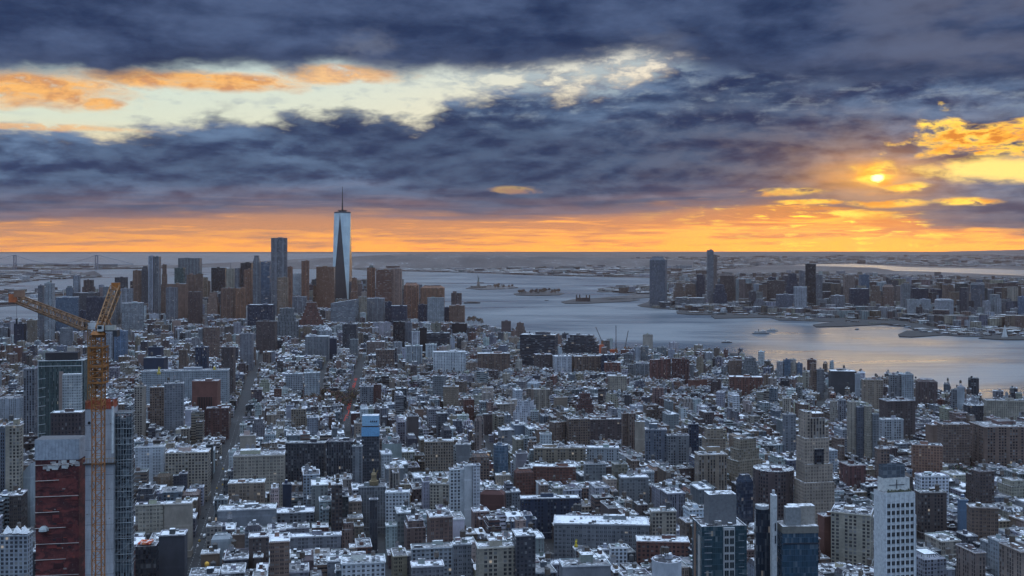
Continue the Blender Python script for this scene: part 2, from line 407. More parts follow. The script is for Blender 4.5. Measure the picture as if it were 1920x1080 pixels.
def sheet(name, pts, z, mat, kind='structure', skirt=3.0):
    bm = bmesh.new(); vs = [bm.verts.new((p[0], p[1], z)) for p in pts]
    es = [bm.edges.new((vs[i], vs[(i + 1) % len(vs)])) for i in range(len(vs))]
    bmesh.ops.triangle_fill(bm, use_beauty=True, edges=es)
    for f in bm.faces:
        if f.normal.z < 0: f.normal_flip()
    if skirt:
        lo = [bm.verts.new((p[0], p[1], z - skirt)) for p in pts]
        for i in range(len(pts)):
            j = (i + 1) % len(pts); bm.faces.new((lo[i], lo[j], vs[j], vs[i]))
    me = bpy.data.meshes.new(name); bm.to_mesh(me); bm.free(); me.materials.append(mat)
    o = bpy.data.objects.new(name, me); COL.objects.link(o); o['kind'] = kind
    return o

# ------------------------------------------------------------------ water and land
RW = 33400.0
sheet('water', [(math.sin(a) * RW, math.cos(a) * RW) for a in [math.radians(x) for x in range(0, 360, 3)]], 0.0, m_water, skirt=0)
G2 = lambda pts: [gp(x, y, 2.0) for x, y in pts]
MAN = G2([(-20, 606), (70, 604), (130, 592), (200, 588), (330, 580), (480, 574), (680, 574), (760, 584), (830, 601), (872, 611), (960, 626), (1060, 646),
          (1140, 660), (1250, 664), (1330, 668), (1400, 676), (1450, 694), (1560, 710), (1700, 722), (1800, 742), (1920, 757), (2080, 790)]) \
      + [(2600, 900), (2600, -600), (-2600, -600), (-2600, 3400)]
sheet('ground', MAN, 2.0, m_land)
NJ = G2([(2500, 640), (1985, 640), (1900, 632), (1800, 630), (1730, 626), (1700, 612), (1640, 607), (1560, 603), (1460, 600), (1440, 594), (1370, 590), (1300, 588),
         (1265, 580), (1235, 578), (1203, 575), (1195, 572), (1215, 566), (1222, 556), (1150, 548), (1120, 541), (1160, 536), (1222, 532), (1224, 521),
         (1100, 519), (960, 515), (860, 510), (700, 508), (600, 499), (500, 496), (430, 500), (300, 503.5), (250, 502), (180, 505.5), (140, 506), (60, 506), (-60, 506),
         (-200, 498), (100, 497), (330, 497), (430, 492), (560, 486)]) + [(-2200, 33200), (33000, 33200), (33000, 9000)]
sheet('shore_land', NJ, 2.0, m_land)
sheet('far_shore', G2([(-400, 520), (-300, 509), (0, 507.5), (120, 508), (170, 512), (192, 520), (150, 522), (90, 523), (60, 527), (0, 536), (-300, 540)]), 2.0, m_land)
sheet('near_shore', G2([(-400, 545), (0, 546), (60, 548), (110, 543), (140, 548), (110, 560), (60, 570), (0, 575), (-400, 590)]), 2.0, m_land)
# bay behind the far shore shows as a pale strip of water lying in the land
def pond(pts):
    o = sheet('water', pts, 2.6, m_water, skirt=0); return o
pond(G2([(1420, 493), (1500, 492.5), (1580, 493.5), (1640, 497), (1700, 501), (1800, 503), (1900, 506), (2100, 510), (2100, 521), (1920, 517), (1830, 513), (1740, 509.5), (1680, 508), (1640, 502), (1560, 499.5), (1480, 497), (1420, 496)]))
# piers
def pier(pts, z=3.0):
    sheet('pier', G2(pts), z, m_land, skirt=4.0)
pier([(1524, 609), (1560, 604), (1680, 601), (1684, 606), (1640, 609), (1580, 612), (1530, 613)])
pier([(1684, 627), (1700, 620), (1785, 622), (1785, 627), (1710, 632), (1686, 631)])
pier([(1268, 584), (1300, 580), (1360, 583), (1362, 590), (1300, 590), (1270, 588)])
pier([(1333, 592), (1350, 588), (1440, 589), (1442, 595), (1400, 596), (1340, 597)])
pier([(1052, 566), (1075, 561), (1180, 560), (1200, 562), (1180, 565), (1100, 569), (1060, 569)])
pier([(1105, 560), (1190, 553), (1220, 554), (1220, 558), (1150, 562)])
pier([(1835, 634), (1850, 631), (1960, 633), (1960, 637), (1880, 637)])
pier([(1224, 652), (1290, 655), (1396, 664), (1394, 667), (1290, 660), (1226, 656)])
# islands
def island(pts, z=4.0): sheet('island', G2(pts), z, m_land, skirt=5.0)
island([(873, 541), (885, 537.5), (925, 535.5), (965, 537), (972, 539.5), (940, 542), (900, 543)])
island([(963, 551), (985, 547.5), (1030, 546.5), (1058, 550), (1050, 553), (1000, 554.5), (968, 553.5)])
# hills beyond the bay: a ridge sheet whose crest follows the skyline
def ridge(name, pts, d0, depth, z0=2.0, seed=1):
    rnd = random.Random(seed); rows = 8; n = 90; me = bpy.data.meshes.new(name); V_ = []; Fc = []
    xs = [pts[0][0] + (pts[-1][0] - pts[0][0]) * i / n for i in range(n + 1)]
    def crest(x):
        for (a, ya), (b_, yb) in zip(pts, pts[1:]):
            if a <= x <= b_: return ya + (yb - ya) * (x - a) / (b_ - a)
        return pts[-1][1]
    for j in range(rows + 1):
        f = j / rows; d = d0 + depth * f
        for x in xs:
            prof = math.sin(math.pi * min(1.0, f)) ** 0.8 if f < 1 else 0
            h = max(0.0, zat(crest(x), d0 + depth * 0.5)) * prof * (0.92 + 0.16 * rnd.random()) if 0 < j < rows else 0
            V_.append((xat(x, d), d, z0 - 1 + h))
    for j in range(rows):
        for i in range(n):
            a = j * (n + 1) + i; Fc.append((a, a + 1, a + n + 2, a + n + 1))
    me.from_pydata(V_, [], Fc); me.materials.append(m_land)
    for p_ in me.polygons: p_.use_smooth = True
    o = bpy.data.objects.new(name, me); COL.objects.link(o); o['kind'] = 'structure'
ridge('hills', [(430, 495), (480, 491), (560, 486.5), (660, 482), (760, 478.5), (880, 478.5), (960, 480), (1060, 482.5), (1160, 484.5), (1300, 488)], 12200, 3600, seed=3)
ridge('hills', [(1200, 482), (1320, 478), (1420, 476.5), (1560, 476.5), (1700, 474.5), (1820, 471), (2000, 466), (2400, 462)], 24000, 8000, seed=4)
ridge('hills', [(-400, 478), (60, 478), (180, 476), (330, 474.5), (420, 473.5), (600, 473.5), (900, 472.5), (1400, 472), (1700, 472)], 28500, 4400, seed=5)
ridge('hills', [(150, 513), (170, 509), (176, 508), (186, 513), (192, 518)], 9500, 500, seed=6)
# ------------------------------------------------------------------ the buildings one can tell apart in the photograph
# left | right | top | lowest visible row (photo) | distance or 0 | facade | colour | options | description
PAL = {'wh': (0.56, 0.58, 0.61), 'lg': (0.34, 0.36, 0.39), 'gy': (0.20, 0.21, 0.23), 'be': (0.37, 0.32, 0.265), 'tn': (0.28, 0.22, 0.17), 'pk': (0.28, 0.21, 0.185),
       'br': (0.19, 0.13, 0.105), 'ob': (0.26, 0.145, 0.10), 'rd': (0.17, 0.075, 0.06), 'dr': (0.12, 0.055, 0.05), 'dk': (0.06, 0.065, 0.08), 'na': (0.025, 0.04, 0.075),  # 'ob': coppery base colour carries the orange viewing-window reflection over downtown
       'bk': (0.015, 0.016, 0.022), 'bl': (0.12, 0.19, 0.28), 'sb': (0.22, 0.42, 0.62), 'tl': (0.05, 0.12, 0.16), 'gr': (0.08, 0.13, 0.13), 'bg': (0.13, 0.15, 0.19), 'bb': (0.10, 0.075, 0.075)}
TRACED = """
71|84|535|636|3350|S|gy|a4 r1.2|shorter wing of the riverside apartments
83|103|531|640|3330|S|lg|a4 r0.9 pent|taller wing of the riverside apartments
104|149|557|624|3600|C|bl|a18 r0.7|broad pale blue glass office block
137|151|517|600|4420|V|lg|a0|slim dark tower with white edges
151|182|525|600|4420|P|bb|a10 set|dark stepped tower beside the harbour
136|188|549|604|4300|P|dk|a0 r0.8|dark wide base below the stepped tower
148|162|582|604|3700|P|na|a0|small navy block among towers
162|202|557|604|3900|C|na|a8 r0.6|navy glass block with pale edge
215|240|520|580|4650|V|dk|a0|square dark office tower
201|226|553|620|4050|V|gy|a0|grey shaft behind the crane jib
226|250|541|575|4300|P|lg|a0 tank|pale cluster block below the square tower
228|270|568|622|3620|S|lg|a22 r0.8|white and blue striped tower
249|266|507|575|4500|V|br|a0|brown flat-topped tower beside the dark spiked one
265|279|499|570|4480|V|dk|a5 cham|dark tapering tower with a spike
278|290|480|590|4200|V|lg|a0 r1.2 pent|silvery skyscraper with twin piers
289|302|481|590|4210|V|gy|a0 r1.2|right pier of the silvery skyscraper
302|315|496|590|4400|P|br|a0 set|dark brown tower behind the silvery skyscraper
311|334|539|602|4000|P|gy|a0 r0.6|plain grey windowless slab
314|353|532|600|4120|K|br|a0 r0.6|brown slab with no windows
327|347|502|535|4750|C|gr|a0|dark green glass block
334|379|484|520|5100|V|gy|a0 r0.4|broad striped bank tower
350|368|515|590|4550|P|br|a0 pent|brown block below the striped bank tower
368|381|509|560|4520|P|br|a0 dome|narrow brown tower with a dark cap
353|380|547|610|4050|V|bb|a0 r0.7|brown slab with a dark slot
380|390|520|560|4600|P|tn|a0|slim tan shaft among downtown towers
396|425|502|548|5000|C|bk|a0 r0.4|hovering black glass box tower
388|412|548|592|4300|P|pk|a0 set|pinkish low blocks under the hovering black box
424|441|504|545|4900|P|be|a0 ant|ornate pale tower with a needle
440|451|503|540|4850|V|gy|a0|grey slab next to the needle tower
451|475|493|545|4850|C|bk|a0 r0.8 pent|black boxy downtown office tower
414|441|540|600|4300|V|br|a0 r0.7|left half of the twin brown slab
441|462|540|600|4280|V|ob|a0 r0.7|right half of the twin brown slab
457|474|505|575|4500|P|ob|a0|brown tower before the black office tower
474|489|479|585|4200|P|gy|a0 cham|slim skyscraper with a curved crown
486|509|491|572|4450|N|bl|a0 r0.8|glass tower with pale horizontal bands
508|539|446|595|4150|V|gy|a0 round r1 h|tallest dark ribbed skyscraper with a rounded crown
537|549|500|580|4350|P|ob|a0|brown tower tight against the ribbed skyscraper
549|566|513|556|4500|V|wh|a0 r0.8|tower in a white frame
565|580|489|565|4450|P|ob|a0 round|slim brown round-topped tower
520|541|520|575|4100|P|tn|a0|sandy tower at the foot of the ribbed skyscraper
587|594|535|575|4520|P|ob|a0|low step beside the wide brown slab
593|629|500|580|4500|C|ob|a0 r0.5|wide brown glass slab left of the antenna skyscraper
657|672|521|570|4500|P|ob|a0 set|orange brown tower right of the antenna skyscraper
660|673|547|580|4350|P|ob|a0|brown shoulder block under the orange tower
548|576|556|590|4080|P|gy|a0 r0.6|grey blocks under the white frame tower
561|607|567|612|3700|P|rd|a8 pyrset|stepped red brown pyramid building
620|673|561|606|3900|N|lg|a-6 slant r0.6|pale building with a slanted roof
464|516|571|612|3700|P|na|a0 r0.5|wide navy block with a dark roof
517|559|578|632|3350|P|gy|a12 set r0.7|bulky grey building with a crowded roof
480|520|602|660|3000|P|bb|a0 r0.6|dark block at the foot of the bulky grey building
688|704|497|565|4550|P|ob|a0 dome|brown tower with a domed cap
705|735|505|572|4500|N|ob|a0 r0.7|broad brown banded tower
733|754|504|575|4520|P|pk|a0 r0.7|lighter pinkish tower beside the banded tower
687|722|559|606|4000|V|gy|a0 r0.6|grey ribbed block below the domed brown tower
722|735|566|606|3980|V|na|a0|thin navy block by the water
733|764|573|612|3950|V|na|a0 r0.6|navy slab by the river
757|786|530|600|4250|P|ob|a0 cham2|brown tower with a chamfered crown
788|834|535|600|4180|V|ob|a0 cham2 r0.6|big brown tower with a glowing stepped crown
801|833|558|606|4050|V|lg|a0 r0.5|pale ribbed block fronting the big brown tower
784|802|571|606|4080|V|na|a0|dark flank beside the pale ribbed block
846|866|549|600|4150|P|bb|a0 pent|dark shaft of the last riverfront tower
842|872|572|606|4120|P|br|a0 r0.8|brown base of the last riverfront tower
833|843|576|606|4140|P|na|a0|narrow navy building at the riverfront
847|876|606|630|3650|K|bk|a0 r0.5|black box above the riverside trees
940|958|602|619|3480|K|bb|a0|small dark square tower on the shore
965|986|605|632|3350|P|br|a0 set|stepped brown tower on the shore
975|1046|627|692|2720|N|dk|a-12 r0.5 pent|terraced dark glass office building
1055|1128|628|666|2950|N|dk|a-12 r0.5 tiers|dark glass office building with stacked terraces
1001|1036|664|692|2560|P|bb|a10|brown block before the terraced office
1036|1072|667|699|2530|P|wh|a10 snow|white warehouse with gridded front
1072|1127|667|699|2540|P|br|a10 r0.5|long brown warehouse under the terraces
1126|1154|665|699|2500|C|na|a0|navy sliver next to the long warehouse
1133|1164|679|699|2440|P|rd|a-8|low dark red brick block
1205|1224|627|651|3080|K|be|a0 r0.6|beige panelled shaft by the pier
1190|1201|650|680|2750|V|lg|a-10|pale left half of the pierside twin block
1202|1216|649|680|2760|V|gy|a-10|darker right half of the pierside twin block
1192|1217|681|708|2420|V|gy|a-10|grey stub below the pierside twin block
1218|1258|673|712|2350|V|rd|a30 r0.25 snow|left wing of the red brick factory
1259|1293|672|712|2350|V|dr|a-28 r0.25|right wing of the red brick factory
1140|1175|704|735|2160|P|be|a-6 tank|greyish tower in the low village blocks
1290|1326|711|726|2230|K|rd|a25 r0.4|long low red wall
1366|1391|675|706|2400|P|br|a0|brown cube beside the river
1390|1423|671|707|2380|P|gy|a10 tiers|dark stepped block at the river edge
1366|1430|706|733|2180|P|rd|a-8 r0.4 snow|low reddish warehouse with snowy roof
1456|1468|678|708|2400|C|lg|a0|left glass riverside tower
1468|1482|674|708|2400|C|bl|a0 r0.8|taller glass riverside tower
1484|1493|678|706|2400|P|be|a0|thin tan riverside tower
1493|1505|681|706|2400|C|bl|a0|bluish riverside tower next to the thin tan one
1517|1533|681|728|2150|P|br|a0 set|stepped brown tower at the water
1531|1545|692|728|2140|P|gy|a0|grey annex of the stepped brown tower
1553|1606|695|728|2120|K|dk|a-8 r0.6 snow|dark shed with a snowy sloping roof
1603|1613|700|731|2050|K|lg|a0|pale shaft at the shed corner
1615|1655|711|752|1930|P|tn|a-8 r0.6 tank|tan block with round roof tanks
1666|1690|702|746|1960|P|gy|a-8|grey gridded tower at the water
1688|1713|701|744|1950|P|lg|a-8 pent|light half of the gridded tower
1716|1758|711|741|1980|V|bb|a-8 r0.7 cham2|dark block with a humped roof
1783|1795|729|750|1900|P|gy|a0|low grey end of the pale shed
1795|1808|725|752|1880|K|lg|a0 round|pale rounded silo block
1806|1844|741|770|1780|P|dk|a0 pyr|dark pyramid-roofed pier building
1844|1930|750|781|1760|V|be|a-6 r0.25 tank|long beige waterfront hall
1001|1030|729|767|1950|V|be|a0 r0.6|upright beige apartment slab
831|860|724|765|1960|V|tn|a0 r0.6|tan apartment slab left of the beige one
546|574|766|804|1740|P|tn|a6 r0.5 tank|tan slab in the left village blocks
1080|1113|737|780|1880|P|dr|a0 set|dark red stepped apartment tower
1038|1064|744|768|1920|K|tn|a10|tan gabled wall building
962|1010|752|795|1800|P|wh|a-10 set tank|white stepped apartment building
995|1010|770|795|1760|P|lg|a-10|pale corner block of the white building
1062|1106|784|832|1560|P|br|a8 r0.6|brown brick corner building
1030|1062|790|832|1570|V|br|a30|shaded side block of the brown corner building
1105|1166|785|829|1620|P|bb|a4 r0.3|long dark brick school building
1165|1178|774|842|1560|V|br|a8 r1.2|left brown apartment pier
1177|1192|774|842|1550|V|br|a8 r1.2|right brown apartment pier
1190|1209|790|852|1520|K|be|a5 round|cream shaft with a round tank
1209|1250|804|868|1440|P|bg|a-4 r0.6 pent|blue grey apartment block
1248|1292|815|868|1430|P|gy|a4 r0.5|grey brick apartment block
1290|1310|794|852|1520|P|na|a0|dark block behind the brown castle-like building
1310|1366|803|855|1400|P|tn|a4 set tank|upper mass of the brown castle-like building
1302|1363|850|908|1270|V|tn|a4 r0.6 pent|front wing of the brown castle-like building
1362|1430|822|890|1340|P|tn|a25 r0.6 set|brown building with an octagonal roof
1588|1605|752|830|1520|V|be|a6 r1.4|left beige pier of the twin slab
1604|1622|762|862|1515|P|bg|a6|grey window bay between beige piers
1620|1635|760|862|1505|V|be|a6 r1.4|right beige pier of the twin slab
1634|1648|775|862|1500|P|gy|a6|grey back bay of the twin slab
1467|1483|746|778|1850|V|be|a0|thin beige slab left of the stepped tower
1556|1570|751|792|1780|V|be|a0|beige slab behind the stepped tower
1571|1586|749|785|1790|V|gy|a0|grey slab behind the stepped tower
1467|1492|776|840|1550|P|gy|a8|grey block left of the stepped tower
1645|1694|785|823|1600|P|lg|a4 r0.5|light office building with a window grid
1648|1716|750|815|1680|P|bb|a8 r0.6|huge dark brick apartment block
1735|1768|795|830|1580|K|br|a20 r0.8|plain brick hall left of the huge warehouse
1757|1818|794|874|1470|P|br|a2 r0.5|left part of the huge warehouse
1816|1945|797|874|1465|P|br|a2 r0.6 pent|right part of the huge banded warehouse
1708|1767|833|880|1390|P|ob|a-14 r0.5|brown factory with lit windows
1715|1779|890|922|1210|P|wh|a4 r0.5 snow|white gridded row by the park
1640|1668|840|868|1350|P|br|a0 snow|low brown block with snowy strips
1715|1775|921|980|1130|P|bb|a4 r0.5|dark brick apartment house behind the white tower
1812|1872|949|1000|1080|P|br|a-8 r0.6|brown apartment house with a blue side wall
1795|1815|935|985|1120|K|bl|a-8 r1.2|building with blank blue wall
1558|1638|958|1035|1020|P|be|a-24 r0.8|many-windowed beige L-shaped building
1533|1572|965|1030|1040|K|rd|a14 r0.8|plain red brick end wall
1380|1412|890|960|1120|C|na|a20 cham|navy tower with a pointed snowy top
1412|1488|881|940|1140|P|bb|a-6 r0.6 round|dark building with a curved roof
1708|1716|967|1010|1080|P|wh|a11|white annex on the right
438|536|851|908|1240|P|be|a9 r0.5 pent|big beige loft with dark window rows
428|498|903|942|1180|P|tn|a9 r0.5 snow|broad tan loft at the avenue corner
450|480|815|846|1400|K|be|a9 pent|beige blank block at the avenue
535|612|829|880|1330|V|dk|a0 r0.3|long dark ribbed slab
612|666|826|892|1320|V|dk|a0 r0.5|taller end of the dark ribbed slab
661|680|835|892|1250|V|gy|a0 r0.7|narrow grey slab beside the blue crown
796|850|826|884|1370|P|tn|a6 r0.5|tan apartment building with two wings
890|907|779|848|1500|V|pk|a0 cham|slender pinkish tower above the lofts
855|882|832|872|1410|K|gy|a0 r0.7|plain grey box building
884|918|849|905|1290|P|br|a0 cham2|brown tower with a rounded top
925|953|834|890|1300|C|bl|a-8 round|light blue glass tower
842|870|878|956|1130|P|wh|a11 r0.6|left windowed part of the white slab
869|885|871|956|1128|K|wh|a11 r0.9|blank middle of the white slab
885|900|870|956|1126|P|wh|a11 r1|right windowed part of the white slab
806|851|905|952|1170|P|be|a-6 r0.5|beige loft beside the white slab
900|948|918|950|1160|K|dr|a-8 r0.5 cham|red hall with gabled end
723|768|921|953|1110|P|wh|a3 r0.5 snow|white loft with large windows
672|724|910|936|1150|V|gy|a5 r0.5 statue|grey block with a bronze statue on top
693|708|935|1012|1060|V|dk|a5|thin dark shaft below the statue block
530|547|906|956|1180|K|na|a9|dark shaft with no windows
409|520|952|985|1100|K|gy|a9 r0.4|grey blank-walled market hall
396|434|1002|1035|1010|K|lg|a9 r0.8 cham|hall with a pitched snowy roof
436|462|1000|1035|1005|K|br|a9 r0.6|dark brown block beside the pitched roof
512|590|958|982|1130|P|gy|a9 r0.5 snow|grey stone block with a snowy cornice
545|640|1003|1036|1035|P|gy|a9 r0.3 snow|long grey hall with a flat cornice
640|722|1050|1110|900|P|wh|a9 r0.6 pent|white loft with square windows
770|832|1058|1110|890|P|gy|a9 r0.6 snow|grey loft at the bottom edge
770|848|1024|1060|960|P|lg|a9 r0.4|grey loft with a colonnaded top floor
848|884|1018|1090|930|P|gy|a9 r0.6 snow|tall grey loft near the bottom
892|988|1022|1100|905|P|be|a9 r0.4|broad stone loft with deep windows
960|1004|1000|1090|900|P|dk|a9 r1.3 snow|dark loft with a big snowy roof
975|1086|932|964|1130|P|na|a3 r0.25 snow|long dark factory block
1038|1216|978|1028|1030|P|gy|a-4 r0.35 snow|very long grey building with a snowy roof
1142|1176|1024|1060|965|P|wh|a2 r0.8|white building with arched windows
1192|1292|1012|1055|975|P|rd|a-4 r0.4 snow|red brown brick warehouse
1048|1145|1056|1110|880|K|gy|a6 r0.5 pent|grey block with a yellow cornice
1222|1278|1052|1110|880|K|wh|a0 round tank|white octagonal building with roof plant
1218|1268|956|1008|1050|P|be|a4 r0.5|cream loft with framed windows
1160|1216|893|930|1210|P|gy|a4 r0.5 snow|grey loft behind the long building
1094|1136|868|905|1270|P|gy|a4 r0.6 tank|grey loft with a roof tank
1000|1080|873|905|1290|P|rd|a-4 r0.35 snow|low red brick row
1100|1160|838|868|1400|P|lg|a-4 r0.4 snow|pale studio building with snowy roof
1000|1098|838|870|1380|P|tn|a2 r0.3 tank|tan row with pilasters
1012|1034|812|842|1420|P|wh|a2|white framed tower over the tan row
963|1001|878|910|1270|P|rd|a14 r0.6 cham|red hipped house block
0|44|746|790|1750|V|lg|a-10 round|curved ribbed building at the left edge
44|72|690|812|1500|V|gy|a8 r1.2|grey ribbed tower beside the green glass block
10|44|796|922|1130|P|be|a6 r0.8 pent|beige tower with punched windows
0|12|800|900|1150|P|bg|a6|grey sliver at the left edge
40|66|868|922|1140|K|lg|a-10 slant|light building with a sloping roof
0|62|1000|1100|880|P|lg|a4 r0.5 tent|white gridded building with tents on its roof
254|311|836|884|1300|P|wh|a10 r0.5 tank|white building with rows of small windows
310|396|846|888|1290|P|be|a8 r0.5 pent|beige building with an arcaded front
254|310|944|1003|1060|P|be|a9 r0.4 snow|left part of the cream office building
308|362|942|990|1062|K|be|a9 r0.5 snow|blank right part of the cream office building
298|352|1000|1110|930|K|dk|a9 r0.8 snow|dark block with snowy roof units
254|298|1022|1110|900|C|bk|a9 r0.8|black glass building near the red roof
308|345|718|772|1620|P|gy|a14 r0.7 tank|grey apartment tower left of the red library
281|310|725|772|1650|P|br|a10|brown apartment tower by the crane
252|274|723|768|1660|P|be|a10|beige apartment tower by the crane
360|414|713|757|1720|K|rd|a4 r0.6 slot|dark red library block
387|430|764|822|1690|P|dr|a10 r0.5|plain red brown slab
266|432|694|716|1950|P|lg|a8 r0.2|long pale block across the avenue
269|315|670|694|2120|K|na|a0 r0.6|navy box with a flat top
278|307|650|672|2200|K|na|a0|smaller navy box behind
366|392|650|694|2100|V|na|a0|blue ribbed tower with brown edges
415|442|650|694|2100|V|bb|a0|dark ribbed tower further right
335|352|655|692|2120|V|br|a0|narrow ribbed brown tower
450|476|625|680|2600|P|gy|a0 tank|grey block near the left towers
380|412|613|662|2750|P|br|a0|brown block among the middle towers
198|214|622|668|2700|P|lg|a5|pale blue tower next to the crane top
214|240|620|668|2700|P|bl|a5 r0.8|blue tower next to the crane top
112|137|615|650|3000|P|gy|a-20|pale cube seen corner on
51|70|600|640|3200|V|tn|a5|tan slab near the east river
26|50|606|640|3200|P|na|a5|navy blocks near the east river
572|618|630|668|2800|P|gy|a4 r0.5 snow|big grey gridded block
598|623|607|632|3150|P|lg|a4 pyr|pale block with a pyramid roof
618|632|634|662|2850|K|na|a0|short navy tower near the pyramid roof
642|671|607|655|3000|P|dk|a0 r0.7|dark stone block before downtown
656|672|636|662|2800|P|gy|a0|light grey block by the avenue
688|722|640|664|2820|P|pk|a4 tank|pinkish block with penthouses
737|760|603|642|3050|C|bk|a0|black glass tower before downtown
760|773|604|640|3080|P|gy|a0|grey tower beside the black glass tower
772|787|621|644|2900|P|wh|a0|small bright white block
787|801|614|645|2950|K|bk|a0|dark windowless shaft in the west side
800|844|624|648|2900|N|dk|a0 r0.4|low dark wide block
760|792|648|678|2640|V|lg|a6 r0.6|pale block with a white middle rib
798|819|645|662|2700|P|wh|a6|small white block on the rise
812|873|659|696|2480|P|wh|a6 r0.4|large white gridded warehouse
725|745|652|676|2640|P|dk|a0|dark block left of the pale ribbed one
895|956|662|692|2500|P|br|a4 r0.4|long brown river warehouse
705|740|655|690|2560|P|br|a4 r0.6 tank|brown blocks under the pinkish block
535|568|700|722|2150|P|lg|a10 r0.5 snow|low pale campus building
570|600|698|730|2100|V|wh|a10 r0.6|white ribbed campus building
675|700|724|760|1960|P|gy|a6 r0.7|grey apartment tower by the red lit avenue
699|715|720|760|1980|P|dr|a6|dark red apartment tower by the red lit avenue
812|836|704|745|2060|P|gy|a-12 r0.8|grey tower in the village
"""
GRIDS = {'P': (0.36, 0.36, 0.56, 0.62), 'V': (0.30, 0.36, 0.50, 0.86), 'N': (0.60, 0.38, 1.1, 0.48), 'C': (0.20, 0.38, 0.93, 0.86), 'K': (0.9, 0.5, 0.0, 0.0), 'S': (0.34, 0.33, 0.66, 0.72)}
TH0 = math.radians(11.45); rng = random.Random(11)
def jit(c, r, a=0.08):
    k = 1 + r.uniform(-a, a); return tuple(min(0.85, x * k * (1 + r.uniform(-a, a) * 0.4)) for x in c)
def scale_ring(ring, k, ky=None):
    cx = sum(p[0] for p in ring) / len(ring); cy = sum(p[1] for p in ring) / len(ring)
    return [(cx + (p[0] - cx) * k, cy + (p[1] - cy) * k) for p in ring]
def inset(ring, t):
    """shrink a convex ring by t metres"""
    cx = sum(p[0] for p in ring) / len(ring); cy = sum(p[1] for p in ring) / len(ring)
    out = []
    for p in ring:
        dx, dy = p[0] - cx, p[1] - cy; L = math.hypot(dx, dy); k = max(0.2, (L - t * 1.35) / L); out.append((cx + dx * k, cy + dy * k))
    return out
def top(get, ring, z, coping, rooft, par=0.9):
    """coping, inner parapet faces and the roof surface"""
    r2 = inset(ring, 0.45); n = len(ring); Mr = get('roof')
    for i in range(n):
        j = (i + 1) % n
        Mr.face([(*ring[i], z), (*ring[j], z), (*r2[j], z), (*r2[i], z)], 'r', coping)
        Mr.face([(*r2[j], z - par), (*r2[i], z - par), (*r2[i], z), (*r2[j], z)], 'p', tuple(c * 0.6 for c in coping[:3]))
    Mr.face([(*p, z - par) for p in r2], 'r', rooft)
def tank(get, x, y, z, r, rg):
    """timber water tank: legs, barrel, cone"""
    T = get('water_tank#%d' % rg.randrange(10**6)); leg = rg.uniform(2.0, 4.0); hh = r * rg.uniform(1.7, 2.2); c = rg.choice([(0.10, 0.075, 0.06), (0.16, 0.13, 0.11), (0.07, 0.07, 0.075), (0.3, 0.3, 0.32)])
    for i in range(4):
        a = math.pi / 4 + i * math.pi / 2; T.bar((x + math.cos(a) * r * .75, y + math.sin(a) * r * .75, z), (x + math.cos(a) * r * .75, y + math.sin(a) * r * .75, z + leg), 0.16, 'p', (0.05, 0.05, 0.055))
    T.prism(ngon(x, y, r, 10), z + leg, z + leg + hh, c, mat='p')
    ring = ngon(x, y, r * 1.08, 10)
    for i in range(10):
        j = (i + 1) % 10; T.face([(*ring[i], z + leg + hh), (*ring[j], z + leg + hh), (x, y, z + leg + hh + r * 0.75)], 'p', (0.07, 0.068, 0.07))
    T.face([(*p, z + leg) for p in reversed(ring)], 'p', c)
def clutter(get, cx, cy, w, d, th, z, tint, rg, lv, force=''):
    """things that stand on the roof: stair bulkheads, ducts, tanks, skylights"""
    c, s_ = math.cos(th), math.sin(th); z -= 0.9
    P_ = lambda a, b_: (cx + a * c - b_ * s_, cy + a * s_ + b_ * c)
    def blk(a, b_, ww, dd, h, col, sn=0.5, part='bulkhead'):
        x, y = P_(a, b_); get(part + ('#%d' % rg.randrange(10**6) if part == 'roof_unit' else '')).box(x, y, z, z + h, ww, dd, th, col, (0.3, 0.3, 0, 0), mat='p', cap='r', captint=(0.12, 0.12, 0.13, sn))
    area = w * d
    if area > 60 or 'pent' in force:
        k = 1.0 if 'pent' in force else 0.6
        blk(rg.uniform(-.2, .2) * w, rg.uniform(-.1, .25) * d, max(3, w * rg.uniform(.18, .34) * k * 1.4), max(3, d * rg.uniform(.2, .4) * k * 1.3), rg.uniform(2.8, 4.5) * (1.6 if 'pent' in force else 1), jit(tint, rg, .25), rg.uniform(.3, .7))
    if lv > 0:
        n = int(min(9, area / 90.0)) + (1 if lv > 1 else 0)
        for _ in range(rg.randint(n // 2, n + 1)):
            g = rg.choice([(.5, .51, .53), (.2, .21, .22), (.09, .09, .1), (.33, .32, .31)])
            blk(rg.uniform(-.38, .38) * w, rg.uniform(-.38, .38) * d, rg.uniform(1.2, 4.5), rg.uniform(1.2, 3.5), rg.uniform(.7, 2.4), g, rg.uniform(.2, .8), 'roof_unit')
    if 'tank' in force or (area > 150 and lv > 0 and rg.random() < 0.30):
        for _ in range(2 if 'tank' in force else 1):
            x, y = P_(rg.uniform(-.3, .3) * w, rg.uniform(-.3, .3) * d); tank(get, x, y, z + (3.0 if rg.random() < .5 else 0.0), rg.uniform(1.7, 2.6), rg)
